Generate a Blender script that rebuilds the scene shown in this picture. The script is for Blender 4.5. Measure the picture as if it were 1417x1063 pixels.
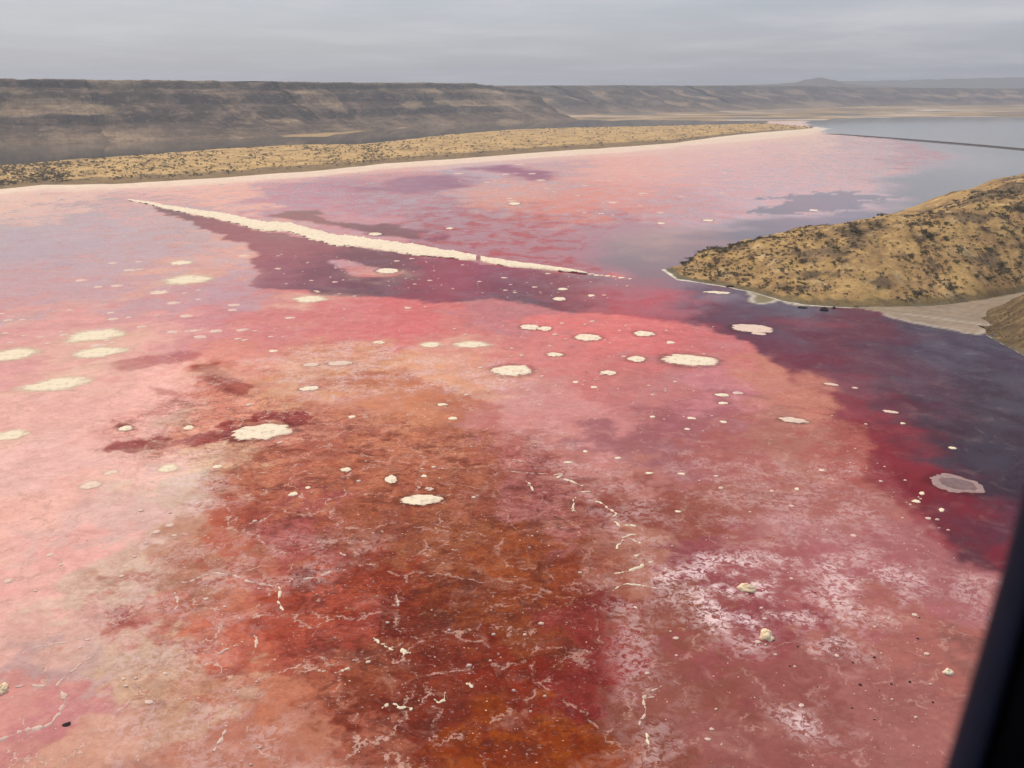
import bpy, math, random
import numpy as np

# ------------------------------------------------------------------ scene, camera, sky, sun, exposure
for o in list(bpy.data.objects): bpy.data.objects.remove(o)
sc = bpy.context.scene
COL = sc.collection
R = math.radians

CAM_H = 120.0
HFOV = R(62.0)
PITCH = R(19.0)
PW, PH = 1417.0, 1063.0
FPX = PW / 2 / math.tan(HFOV / 2)

cam_d = bpy.data.cameras.new('camera'); cam = bpy.data.objects.new('camera', cam_d); COL.objects.link(cam)
cam.location = (0, 0, CAM_H); cam.rotation_euler = (R(90) - PITCH, 0, 0)
cam_d.sensor_width = 36; cam_d.sensor_fit = 'HORIZONTAL'; cam_d.angle = HFOV
cam_d.clip_start = 0.02; cam_d.clip_end = 60000
cam_d.dof.use_dof = True; cam_d.dof.focus_distance = 600; cam_d.dof.aperture_fstop = 4.4
sc.camera = cam

SUN_EL, SUN_AZ = 56.0, -38.0            # azimuth from +Y towards +X; the sun stands ahead and to the left
world = bpy.data.worlds.new('World'); sc.world = world; world.use_nodes = True
wn = world.node_tree.nodes; wl = world.node_tree.links; wn.clear()
def wnode(t, **kw):
    n = wn.new(t)
    for k, v in kw.items(): setattr(n, k, v)
    return n
w_out = wnode('ShaderNodeOutputWorld'); w_bg = wnode('ShaderNodeBackground'); w_bg.inputs['Strength'].default_value = 0.106
sky = wnode('ShaderNodeTexSky', sky_type='NISHITA', sun_disc=False, sun_elevation=R(SUN_EL), sun_rotation=R(SUN_AZ),
            altitude=600, air_density=1.2, dust_density=3.0, ozone_density=1.5)
tc = wnode('ShaderNodeTexCoord'); sep = wnode('ShaderNodeSeparateXYZ'); wl.new(tc.outputs['Generated'], sep.inputs[0])
zz = wnode('ShaderNodeMath', operation='ABSOLUTE'); wl.new(sep.outputs[2], zz.inputs[0])
za = wnode('ShaderNodeMath', operation='ADD'); wl.new(zz.outputs[0], za.inputs[0]); za.inputs[1].default_value = 0.045
dx = wnode('ShaderNodeMath', operation='DIVIDE'); wl.new(sep.outputs[0], dx.inputs[0]); wl.new(za.outputs[0], dx.inputs[1])
dy = wnode('ShaderNodeMath', operation='DIVIDE'); wl.new(sep.outputs[1], dy.inputs[0]); wl.new(za.outputs[0], dy.inputs[1])
cmb = wnode('ShaderNodeCombineXYZ'); wl.new(dx.outputs[0], cmb.inputs[0]); wl.new(dy.outputs[0], cmb.inputs[1])
cn = wnode('ShaderNodeTexNoise', noise_dimensions='3D'); wl.new(cmb.outputs[0], cn.inputs['Vector'])
cn.inputs['Scale'].default_value = 0.40; cn.inputs['Detail'].default_value = 7; cn.inputs['Roughness'].default_value = 0.58; cn.inputs['Distortion'].default_value = 0.25
cr = wnode('ShaderNodeMapRange', interpolation_type='SMOOTHSTEP'); wl.new(cn.outputs['Fac'], cr.inputs['Value'])
cr.inputs['From Min'].default_value = 0.40; cr.inputs['From Max'].default_value = 0.74; cr.inputs['To Min'].default_value = 0.0; cr.inputs['To Max'].default_value = 0.9
hz = wnode('ShaderNodeMix', data_type='RGBA'); hz.inputs[0].default_value = 0.62
wl.new(sky.outputs[0], hz.inputs[6]); hz.inputs[7].default_value = (4.8, 4.98, 5.85, 1)      # dusty veil over the whole sky
cm = wnode('ShaderNodeMix', data_type='RGBA'); wl.new(cr.outputs[0], cm.inputs[0]); wl.new(hz.outputs[2], cm.inputs[6]); cm.inputs[7].default_value = (6.6, 6.6, 6.8, 1)
wl.new(cm.outputs[2], w_bg.inputs['Color']); wl.new(w_bg.outputs[0], w_out.inputs['Surface'])

sun_d = bpy.data.lights.new('sun', 'SUN'); sun_d.energy = 3.0; sun_d.angle = R(0.6); sun_d.color = (1.0, 0.86, 0.67)
sun = bpy.data.objects.new('sun', sun_d); COL.objects.link(sun); sun.location = (-300, 400, 900)
sun.rotation_euler = (R(90 - SUN_EL), 0, R(180 - SUN_AZ))
vs = sc.view_settings
vs.view_transform = 'Standard'; vs.look = 'None'; vs.exposure = 0.0; vs.gamma = 1.0; vs.use_curve_mapping = False
sc.render.engine = 'CYCLES'
sc.cycles.use_denoising = True; sc.cycles.max_bounces = 6; sc.cycles.volume_bounces = 0
sc.cycles.caustics_reflective = False; sc.cycles.caustics_refractive = False

# ------------------------------------------------------------------ numeric helpers
rng = np.random.default_rng(7); random.seed(7)
PERM = np.random.default_rng(3).permutation(4096).astype(np.int64)
def _h(ix, iy, s): return PERM[(PERM[(ix + s * 131) & 4095] + iy) & 4095]
def pnoise(x, y, seed=0):
    x = np.asarray(x, float); y = np.asarray(y, float)
    ix = np.floor(x).astype(np.int64); iy = np.floor(y).astype(np.int64); fx = x - ix; fy = y - iy
    def g(i, j):
        a = _h(ix + i, iy + j, seed) * (2 * math.pi / 4096)
        return np.cos(a) * (fx - i) + np.sin(a) * (fy - j)
    u = fx ** 3 * (fx * (fx * 6 - 15) + 10); v = fy ** 3 * (fy * (fy * 6 - 15) + 10)
    a = g(0, 0) * (1 - u) + g(1, 0) * u; b = g(0, 1) * (1 - u) + g(1, 1) * u
    return (a * (1 - v) + b * v) * 1.5
def fbm(x, y, octaves=4, seed=0, gain=0.5):
    s = 0; a = 1.0; t = 0
    for k in range(octaves):
        s = s + a * pnoise(x * 2 ** k, y * 2 ** k, seed + k * 7); t += a; a *= gain
    return s / t * 1.3
def sstep(a, b, x):
    t = np.clip((x - a) / (b - a), 0, 1); return t * t * (3 - 2 * t)
def ray(px, py):
    px = np.asarray(px, float); py = np.asarray(py, float)
    xr = (px - PW / 2) / FPX; v = (PH / 2 - py) / FPX
    return xr, math.cos(PITCH) + v * math.sin(PITCH), -math.sin(PITCH) + v * math.cos(PITCH)
def G(px, py, z=0.0):                                    # a point of the level plane
    xr, yf, zf = ray(px, py); t = (z - CAM_H) / zf
    return xr * t, yf * t
def P3(px, py, Y):                                       # a point at forward distance Y
    xr, yf, zf = ray(px, py); t = Y / yf
    return np.stack([xr * t, Y + 0 * xr, CAM_H + zf * t], -1)
def lin(c):
    c = np.asarray(c, float) / 255.0
    return np.where(c <= 0.04045, c / 12.92, ((c + 0.055) / 1.055) ** 2.4)
def interp(xs, pts, k=1): return np.interp(xs, [p[0] for p in pts], [p[k] for p in pts])

def tag(o, label=None, cat=None, group=None, kind=None):
    if label: o['label'] = label
    if cat: o['category'] = cat
    if group: o['group'] = group
    if kind: o['kind'] = kind
    return o
def link(name, me, mat=None, parent=None, smooth=True):
    o = bpy.data.objects.new(name, me); COL.objects.link(o)
    if mat and not me.materials: me.materials.append(mat)
    if smooth and len(me.polygons): me.polygons.foreach_set('use_smooth', np.ones(len(me.polygons), bool))
    if parent: o.parent = parent
    return o
def grid_mesh(name, V, close_u=False):                   # V: (nu, nv, 3)
    nu, nv, _ = V.shape
    i = np.arange(nu if close_u else nu - 1)[:, None]; j = np.arange(nv - 1)[None, :]
    i2 = (i + 1) % nu
    q = np.stack([i * nv + j, i2 * nv + j, i2 * nv + j + 1, i * nv + j + 1], -1).reshape(-1, 4)
    return poly_mesh(name, V.reshape(-1, 3), q)
def poly_mesh(name, V, F):
    V = np.asarray(V, np.float32); me = bpy.data.meshes.new(name)
    F = np.asarray(F, np.int32); n = F.shape[1]
    me.vertices.add(len(V)); me.vertices.foreach_set('co', V.ravel())
    me.loops.add(F.size); me.loops.foreach_set('vertex_index', F.ravel())
    me.polygons.add(len(F)); me.polygons.foreach_set('loop_start', np.arange(0, F.size, n, dtype=np.int32))
    me.update(calc_edges=True); me.validate()
    return me
def set_attr(me, name, rgba):
    a = me.color_attributes.new(name, 'FLOAT_COLOR', 'POINT')
    a.data.foreach_set('color', np.asarray(rgba, np.float32).ravel())
def up_facing(me):
    me.flip_normals() if sum(p.normal.z for p in me.polygons[:50]) < 0 else None

# ------------------------------------------------------------------ materials
class NT:
    def __init__(s, name):
        s.m = bpy.data.materials.new(name); s.m.use_nodes = True
        s.t = s.m.node_tree; s.t.nodes.clear()
        s.out = s.t.nodes.new('ShaderNodeOutputMaterial'); s.b = s.t.nodes.new('ShaderNodeBsdfPrincipled')
        s.t.links.new(s.b.outputs[0], s.out.inputs['Surface'])
        s.co = s.t.nodes.new('ShaderNodeTexCoord').outputs['Object']
    def n(s, t, **kw):
        n = s.t.nodes.new(t)
        for k, v in kw.items(): setattr(n, k, v)
        return n
    def set(s, inp, v):
        if isinstance(v, bpy.types.NodeSocket): s.t.links.new(v, inp)
        else: inp.default_value = v
    def math(s, op, a, b=0.5, clamp=False):
        n = s.n('ShaderNodeMath', operation=op, use_clamp=clamp); s.set(n.inputs[0], a); s.set(n.inputs[1], b); return n.outputs[0]
    def noise(s, scale, detail=4, rough=0.55, vec=None, dist=0.0):
        n = s.n('ShaderNodeTexNoise'); s.set(n.inputs['Vector'], vec or s.co)
        n.inputs['Scale'].default_value = scale; n.inputs['Detail'].default_value = detail
        n.inputs['Roughness'].default_value = rough; n.inputs['Distortion'].default_value = dist
        return n.outputs['Fac']
    def scaled(s, v, vec=None, rot=0.0):
        n = s.n('ShaderNodeMapping'); s.set(n.inputs['Vector'], vec or s.co); n.inputs['Scale'].default_value = v; n.inputs['Rotation'].default_value = (0, 0, rot); return n.outputs[0]
    def ramp(s, v, a, b, lo=0.0, hi=1.0):
        n = s.n('ShaderNodeMapRange', interpolation_type='SMOOTHSTEP'); s.set(n.inputs['Value'], v)
        n.inputs['From Min'].default_value = a; n.inputs['From Max'].default_value = b
        n.inputs['To Min'].default_value = lo; n.inputs['To Max'].default_value = hi
        return n.outputs[0]
    def mix(s, f, a, b, mode='MIX'):
        n = s.n('ShaderNodeMix', data_type='RGBA', blend_type=mode); s.set(n.inputs[0], f)
        for k, v in ((6, a), (7, b)): s.set(n.inputs[k], v if isinstance(v, bpy.types.NodeSocket) else (*v, 1))
        return n.outputs[2]
    def attr(s, name):
        n = s.n('ShaderNodeAttribute', attribute_name=name); return n.outputs['Color'], n.outputs['Alpha']
    def split(s, c):
        n = s.n('ShaderNodeSeparateColor'); s.set(n.inputs[0], c); return n.outputs
    def bump(s, h, strength, dist):
        n = s.n('ShaderNodeBump'); s.set(n.inputs['Height'], h); s.set(n.inputs['Strength'], strength); n.inputs['Distance'].default_value = dist
        s.t.links.new(n.outputs[0], s.b.inputs['Normal'])
    def color(s, c): s.set(s.b.inputs['Base Color'], c if isinstance(c, bpy.types.NodeSocket) else (*c, 1))
    def rough(s, r): s.set(s.b.inputs['Roughness'], r)

def lake_material():
    m = NT('brine_crust'); col, wet = m.attr('pigment'); cr_c, deep = m.attr('crust'); frost, dark, crack = m.split(cr_c)[:3]; calm = m.math('SUBTRACT', 1.0, m.math('MULTIPLY', deep, 0.55))
    m.b.inputs['IOR'].default_value = 1.33
    dry = m.math('SUBTRACT', 1.0, wet, True)
    n1 = m.noise(0.035, 6, 0.6); n2 = m.noise(0.16, 6, 0.62, dist=0.6); n3 = m.noise(1.0, 8, 0.72)
    v = m.math('ADD', m.math('MULTIPLY', n1, 0.35), m.math('ADD', m.math('MULTIPLY', n2, 0.6), m.math('MULTIPLY', n3, 0.75)))   # mean 0.85
    amp = m.math('ADD', 0.22, m.math('MULTIPLY', dry, m.math('ADD', 0.50, m.math('MULTIPLY', dark, 0.95))))
    fac = m.math('ADD', 1.0, m.math('MULTIPLY', m.math('MULTIPLY', m.math('SUBTRACT', v, 0.85), amp), calm))
    fac = m.math('MAXIMUM', fac, 0.3)
    g = m.n('ShaderNodeCombineColor'); [m.set(g.inputs[k], fac) for k in range(3)]
    c = m.mix(1.0, col, g.outputs[0], 'MULTIPLY')
    # ragged sheets of crust: sharp-edged paler and darker pieces
    pa = m.ramp(m.noise(0.10, 10, 0.70, vec=m.scaled((0.8, 1.0, 1.0), rot=0.35), dist=1.0), 0.47, 0.54)
    pb = m.ramp(m.noise(0.42, 9, 0.72, vec=m.scaled((0.8, 1.0, 1.0), rot=0.2), dist=0.8), 0.48, 0.55)
    pst = m.math('MULTIPLY', m.math('ADD', 0.17, m.math('MULTIPLY', dark, 0.50)), m.math('MULTIPLY', calm, m.math('ADD', 0.25, m.math('MULTIPLY', dry, 0.75))))
    c = m.mix(m.math('MULTIPLY', pa, pst), c, m.mix(1.0, c, (0.62, 0.40, 0.42), 'MULTIPLY'))
    c = m.mix(m.math('MULTIPLY', pb, m.math('MULTIPLY', pst, 0.9)), c, m.mix(1.0, c, (0.60, 0.42, 0.42), 'MULTIPLY'))
    # paler salt scum that gathers in drifts on the crust
    sc_ = m.ramp(m.noise(0.11, 8, 0.68, dist=1.2), 0.52, 0.72, 0.0, 0.42)
    c = m.mix(m.math('MULTIPLY', m.math('MULTIPLY', sc_, dry), calm), c, m.mix(0.55, col, (0.74, 0.46, 0.38)))
    # dark blood-red algae mats
    dk = m.ramp(m.math('ADD', m.math('MULTIPLY', m.noise(0.07, 4, 0.6), 0.5), m.math('MULTIPLY', m.noise(0.34, 10, 0.76, vec=m.scaled((0.75, 1.0, 1.0), rot=0.5), dist=0.7), 0.55)), 0.545, 0.60)
    dk2 = m.ramp(m.noise(1.0, 8, 0.75, vec=m.scaled((0.7, 1.0, 1.0)), dist=0.5), 0.53, 0.60)
    dk = m.math('MULTIPLY', m.math('MAXIMUM', dk, m.math('MULTIPLY', dk2, 0.75)), dark, True)
    c = m.mix(m.math('MULTIPLY', dk, 0.85), c, m.mix(0.65, m.mix(1.0, c, (0.42, 0.22, 0.25), 'MULTIPLY'), (0.10, 0.022, 0.012)))
    # pale flecks
    fr = m.ramp(m.noise(0.55, 10, 0.76, dist=0.8), 0.44, 0.54)
    fb = m.ramp(m.noise(0.09, 5, 0.6), 0.40, 0.60)
    fine = m.math('MULTIPLY', m.ramp(m.noise(1.3, 9, 0.78, vec=m.scaled((0.6, 1.0, 1.0)), dist=0.4), 0.57, 0.63), m.math('MULTIPLY', dark, m.ramp(m.noise(0.12, 4, 0.6), 0.42, 0.62, 0.15, 0.8)))
    fr = m.math('MAXIMUM', m.math('MULTIPLY', m.math('MULTIPLY', fr, fb), frost, True), fine)
    c = m.mix(fr, c, (0.78, 0.59, 0.60))
    # pressure ridges of salt polygons
    wv = m.n('ShaderNodeVectorMath', operation='ADD'); nn = m.n('ShaderNodeTexNoise'); m.set(nn.inputs['Vector'], m.co); nn.inputs['Scale'].default_value = 0.09; nn.inputs['Detail'].default_value = 9; nn.inputs['Roughness'].default_value = 0.68
    sv = m.n('ShaderNodeVectorMath', operation='SCALE'); m.set(sv.inputs[0], nn.outputs['Color']); sv.inputs['Scale'].default_value = 16
    m.set(wv.inputs[0], m.co); m.set(wv.inputs[1], sv.outputs[0])
    vo = m.n('ShaderNodeTexVoronoi', feature='DISTANCE_TO_EDGE'); m.set(vo.inputs['Vector'], wv.outputs[0]); vo.inputs['Scale'].default_value = 0.052
    ck = m.ramp(vo.outputs['Distance'], 0.006, 0.026, 1.0, 0.0)
    ck = m.math('MULTIPLY', m.math('MULTIPLY', ck, m.ramp(m.noise(0.22, 8, 0.72), 0.46, 0.56)), m.math('MULTIPLY', crack, 0.9), True)
    c = m.mix(ck, c, (0.70, 0.43, 0.36))
    m.color(c)
    # films of brine stand in the hollows: mirror-smooth where wet, matt where the crust is dry
    fn = m.ramp(m.noise(0.045, 10, 0.70, vec=m.scaled((1.0, 0.8, 1.0)), dist=0.3), 0.22, 0.78)
    fn = m.math('ADD', 0.5, m.math('MULTIPLY', m.math('SUBTRACT', fn, 0.5), calm))
    film = m.math('SUBTRACT', m.math('ADD', fn, m.math('MULTIPLY', wet, 2.0)), 1.0)
    film = m.ramp(film, -0.30, 0.50)
    m.rough(m.math('ADD', 0.05, m.math('MULTIPLY', m.math('MULTIPLY', m.math('SUBTRACT', 1.0, film), calm), m.math('ADD', 0.45, m.math('MULTIPLY', n2, 0.4)))))
    m.set(m.b.inputs['Specular IOR Level'], m.math('ADD', 0.05, m.math('MULTIPLY', film, 0.45)))
    h = m.math('ADD', m.math('ADD', m.math('MULTIPLY', n2, 0.5), m.math('MULTIPLY', n3, 0.25)), m.math('ADD', m.math('MULTIPLY', ck, 0.5), m.math('MULTIPLY', fr, 0.15)))
    m.bump(h, m.math('ADD', 0.025, m.math('MULTIPLY', m.math('MULTIPLY', m.math('MULTIPLY', dry, dry), calm), 0.6)), 0.6)
    return m.m
def salt_material(name, base, dirt):
    m = NT(name); n1 = m.noise(0.5, 6, 0.65); n2 = m.noise(2.4, 5, 0.65)
    c = m.mix(m.ramp(n1, 0.42, 0.72, 0, 0.75), base, dirt)
    c = m.mix(m.ramp(n2, 0.5, 0.75, 0, 0.4), c, tuple(x * 0.72 for x in base))
    vo = m.n('ShaderNodeTexVoronoi', feature='DISTANCE_TO_EDGE'); m.set(vo.inputs['Vector'], m.scaled((1, 1, 1))); vo.inputs['Scale'].default_value = 0.3
    c = m.mix(m.ramp(vo.outputs['Distance'], 0.0, 0.03, 0.35, 0.0), c, tuple(x * 0.6 for x in dirt))
    m.color(c); m.rough(0.85); m.bump(m.math('ADD', n1, n2), 0.5, 0.25); return m.m
def land_material(name='dry_grass_land'):
    m = NT(name); col, shore = m.attr('pigment')
    n1 = m.noise(0.08, 6, 0.62); n2 = m.noise(0.5, 7, 0.7, dist=0.5); n3 = m.noise(2.2, 4, 0.7)
    v = m.math('ADD', m.math('MULTIPLY', n1, 0.7), m.math('ADD', m.math('MULTIPLY', n2, 0.8), m.math('MULTIPLY', n3, 0.5)))
    fac = m.math('MAXIMUM', m.math('ADD', m.math('MULTIPLY', m.math('SUBTRACT', v, 1.0), 1.9), 1.0), 0.3)
    g = m.n('ShaderNodeCombineColor'); [m.set(g.inputs[k], fac) for k in range(3)]
    c = m.mix(1.0, col, g.outputs[0], 'MULTIPLY')
    sp = m.math('MULTIPLY', m.ramp(m.noise(0.33, 8, 0.72), 0.56, 0.66), m.math('MULTIPLY', shore, 0.7))
    c = m.mix(sp, c, (0.055, 0.042, 0.022))
    m.color(c); m.rough(0.95); m.b.inputs['Specular IOR Level'].default_value = 0.1
    m.bump(m.math('ADD', n2, m.math('MULTIPLY', n3, 0.6)), 0.7, 0.5); return m.m
def scarp_material():
    m = NT('basalt_scarp'); col, _ = m.attr('pigment')
    st = m.noise(0.05, 9, 0.72, vec=m.scaled((0.35, 0.35, 3.2)), dist=0.6); n2 = m.noise(0.10, 9, 0.76)
    v = m.math('MAXIMUM', m.math('SUBTRACT', m.math('ADD', m.math('MULTIPLY', st, 2.6), m.math('MULTIPLY', n2, 2.4)), 1.5), 0.2)
    g = m.n('ShaderNodeCombineColor'); [m.set(g.inputs[k], v) for k in range(3)]
    c = m.mix(1.0, col, g.outputs[0], 'MULTIPLY')
    c = m.mix(m.ramp(m.noise(0.06, 8, 0.72, vec=m.scaled((0.5, 0.5, 2.0)), dist=0.7), 0.53, 0.62, 0, 0.6), c, (0.33, 0.225, 0.15))
    c = m.mix(m.ramp(m.noise(0.16, 6, 0.7), 0.58, 0.64, 0, 0.7), c, (0.035, 0.032, 0.02))
    m.color(c); m.rough(0.95); m.b.inputs['Specular IOR Level'].default_value = 0.1
    m.bump(m.math('ADD', st, n2), 0.8, 3.0); return m.m
def plain_material(name, a, b, sc1, rough=0.9, bumpd=0.1):
    m = NT(name); n = m.noise(sc1, 6, 0.65); m.color(m.mix(m.ramp(n, 0.35, 0.68), a, b)); m.rough(rough); m.b.inputs['Specular IOR Level'].default_value = 0.2
    m.bump(n, 0.4, bumpd); return m.m

M_LAKE = lake_material()
M_SALT = salt_material('salt_cream', (0.82, 0.73, 0.55), (0.76, 0.60, 0.45))
M_SALTP = salt_material('salt_rosy', (0.70, 0.52, 0.44), (0.62, 0.40, 0.35))
M_SALTG = salt_material('salt_muddy', (0.34, 0.23, 0.22), (0.25, 0.15, 0.15))
M_ROCKY = salt_material('salt_yellowed', (0.86, 0.70, 0.47), (0.74, 0.57, 0.38))
def dust_material(base, lo=.25, hi=1.05, name='thin_salt_dust', fs=.22, ns=1.6):
    m = NT(name); cov = m.split(m.attr('cover')[0])[0]; n = m.noise(fs, 9, 0.72, vec=m.scaled((0.5, 1.0, 1.0))); n2 = m.noise(0.9, 6, 0.7)
    c = m.mix(m.ramp(n2, 0.42, 0.68, 0, 0.6), base, (0.70, 0.53, 0.42)); c = m.mix(m.ramp(cov, 0.10, 0.42, 0.65, 0.0), c, (0.66, 0.46, 0.38))
    c = m.mix(m.ramp(m.noise(0.35, 7, 0.7), 0.50, 0.64, 0, 0.6), c, (0.50, 0.39, 0.30)); m.color(c); m.rough(0.9); m.bump(n2, 0.6, 0.3)
    a = m.ramp(m.math('ADD', m.math('MULTIPLY', cov, 1.6), m.math('MULTIPLY', m.math('SUBTRACT', n, 0.5), ns)), lo, hi)
    m.set(m.b.inputs['Alpha'], a); return m.m
M_DUST = dust_material((0.82, 0.73, 0.54)); M_DUSTP = dust_material((0.78, 0.60, 0.50))
M_SPIT = dust_material((0.86, 0.76, 0.57), .22, .36, 'salt_spit_crust', .11, 2.6); M_CRUMB = dust_material((0.84, 0.75, 0.57), .22, .34, 'salt_crust_cream', .5); M_CRUMBP = dust_material((0.72, 0.55, 0.47), .22, .34, 'salt_crust_rosy', .5)
M_LAND = land_material(); M_SCARP = scarp_material()
M_LEAF = [plain_material('leaf_olive', (0.115, 0.105, 0.05), (0.17, 0.14, 0.07), 1.1),
          plain_material('leaf_dark', (0.075, 0.070, 0.036), (0.12, 0.105, 0.055), 1.1),
          plain_material('twig_brown', (0.14, 0.098, 0.064), (0.20, 0.145, 0.095), 1.1)]
M_SCRUB = plain_material('scrub_brown', (0.17, 0.135, 0.075), (0.25, 0.19, 0.105), 0.4)
M_BARK = plain_material('bark', (0.07, 0.05, 0.035), (0.12, 0.09, 0.06), 3.0)
M_DARK = plain_material('dark_stone', (0.020, 0.014, 0.014), (0.05, 0.035, 0.032), 2.0)
M_DIKE = plain_material('dike_rubble', (0.045, 0.038, 0.034), (0.085, 0.07, 0.06), 0.3)
def no_spec(m):
    m.node_tree.nodes['Principled BSDF'].inputs['Specular IOR Level'].default_value = 0.02; return m
M_POST = no_spec(plain_material('cabin_plastic', (0.0006, 0.0006, 0.0012), (0.0012, 0.0012, 0.0024), 30, 0.9, 0.001))
M_BLUE_FRINGE = plain_material('blue_light_fringe', (0.0015, 0.002, 0.011), (0.0025, 0.003, 0.016), 40, 0.6, 0.001)  # navy tone paints the blue light scatter along the post edge

# ------------------------------------------------------------------ the lake
# crust pigment: pixel x, y, colour as seen, wetness
CRUST = [
 (-150,300,180,153,152,0.36),(40,285,227,191,174,0.2),(50,335,181,146,151,0.48),(110,315,190,153,157,0.48),(250,330,191,148,144,0.44),(160,360,196,152,151,0.4),(60,400,198,148,147,0.36),(200,410,198,144,145,0.36),
 (320,400,190,136,142,0.4),(300,350,218,168,155,0.28),(300,262,229,179,164,0.24),(430,262,188,137,149,0.31),(180,290,211,165,160,0.32),(500,275,171,118,134,0.34),(570,262,176,132,143,0.37),(650,240,184,167,179,0.31),
 (560,240,214,154,148,0.25),(720,222,198,152,165,0.28),(760,240,194,159,158,0.28),(480,300,204,150,154,0.25),(620,300,166,86,94,0.37),(700,262,216,161,145,0.22),(800,282,215,146,132,0.22),(740,320,170,82,89,0.37),
 (850,225,227,176,165,0.15),(880,265,210,152,147,0.22),(950,285,190,151,158,0.31),(840,320,164,88,99,0.46),(900,240,224,177,168,0.19),(1000,225,217,174,174,0.25),(1000,250,205,166,171,0.28),(1060,255,207,172,178,0.31),
 (1000,200,231,200,187,0.19),(1080,200,214,171,172,0.25),(1100,188,231,208,189,0.19),(1150,230,206,172,173,0.31),(1200,210,202,173,174,0.31),(1280,215,181,136,141,0.37),(950,205,220,184,178,0.19),(560,460,206,114,116,0.09),
 (480,450,204,122,124,0.1),(400,450,201,129,130,0.1),(700,440,183,121,126,0.15),(820,450,216,124,122,0.09),(900,470,203,114,117,0.1),(960,470,193,115,117,0.14),(640,470,205,126,121,0.09),(760,480,203,127,125,0.1),
 (640,520,211,155,134,0.04),(850,500,193,118,116,0.14),(900,530,183,119,117,0.14),(1000,550,196,131,139,0.12),(1080,540,189,126,111,0.09),(800,560,200,139,137,0.1),(900,600,153,98,103,0.15),(960,570,152,91,99,0.15),
 (1000,620,163,98,94,0.12),(1100,620,168,115,103,0.07),(1180,640,165,93,86,0.09),(1000,700,156,97,88,0.1),(1150,700,162,101,96,0.07),(900,700,139,75,64,0.1),(1060,780,154,89,90,0.06),(980,800,138,71,77,0.06),
 (1200,800,165,100,105,0.04),(1300,820,158,99,102,0.06),(1250,880,160,100,93,0.06),(1250,960,152,96,92,0.06),(1120,940,140,82,78,0.07),(1000,900,143,78,77,0.07),(950,960,135,79,69,0.09),(900,850,135,78,64,0.09),
 (1050,1020,142,86,81,0.07),(1280,1050,153,98,94,0.06),(840,760,163,108,91,0.09),(820,640,174,114,106,0.12),(760,590,194,131,126,0.12),(700,560,197,142,139,0.06),(620,560,193,137,114,0.04),(540,580,198,133,100,0.04),
 (600,610,182,116,89,0.06),(560,510,211,156,122,0.03),(450,520,207,153,115,0.03),(480,490,215,160,135,0.03),(400,500,211,146,125,0.03),(340,490,212,141,127,0.04),(450,580,197,134,113,0.04),(480,640,185,114,85,0.04),
 (400,640,180,108,88,0.04),(350,650,194,126,96,0.03),(420,720,170,94,88,0.06),(340,720,183,106,82,0.04),(520,720,155,88,61,0.06),(640,680,159,92,66,0.07),(740,680,171,109,104,0.09),(600,760,152,90,60,0.07),
 (700,780,145,74,38,0.07),(500,800,147,64,38,0.06),(640,840,129,63,33,0.07),(560,880,122,49,31,0.07),(720,850,133,66,32,0.07),(800,850,140,62,56,0.09),(800,940,136,52,47,0.09),(720,940,130,46,23,0.07),
 (740,1010,145,70,18,0.07),(760,1050,132,57,18,0.07),(660,960,126,56,37,0.07),(580,960,127,55,35,0.07),(500,940,140,75,51,0.06),(860,1000,126,70,57,0.09),(460,1010,174,112,89,0.04),(400,950,181,113,88,0.03),
 (350,1030,174,114,96,0.03),(430,880,163,79,63,0.04),(380,840,175,88,67,0.04),(30,480,213,156,155,0.1),(150,470,220,162,158,0.07),(270,460,202,138,143,0.1),(120,560,224,175,167,0.06),(220,550,231,180,169,0.04),
 (50,640,224,180,173,0.07),(170,640,231,185,175,0.06),(40,720,231,182,169,0.04),(130,720,211,174,168,0.07),(220,690,204,179,163,0.04),(280,640,231,205,172,0.03),(90,800,228,171,164,0.04),(30,820,220,173,165,0.04),
 (160,800,204,179,161,0.04),(40,900,216,172,163,0.04),(120,880,206,165,154,0.04),(100,930,186,154,152,0.07),(180,900,196,167,142,0.03),(240,850,184,119,103,0.06),(290,820,178,109,85,0.06),(250,780,179,132,110,0.04),
 (320,880,187,102,78,0.04),(280,930,192,144,117,0.03),(220,960,203,172,146,0.03),(40,1000,199,140,133,0.06),(130,1000,190,127,128,0.07),(200,1040,200,152,132,0.04),(280,1010,186,146,122,0.03),(300,560,225,164,142,0.03),
 (280,600,216,147,124,0.03),(-200,700,206,159,148,0.06),(-200,480,192,153,146,0.09),(-150,1000,187,133,126,0.06),(-400,600,204,159,148,0.06),(1150,760,169,116,115,0.04),(1450,950,141,92,86,0.06),(1700,950,136,92,88,0.06),
 (700,1200,133,80,38,0.07),(200,1200,174,127,113,0.04),(1200,1200,136,88,83,0.06),(200,1500,166,115,105,0.06),(1100,1500,136,86,81,0.06),
]
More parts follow.
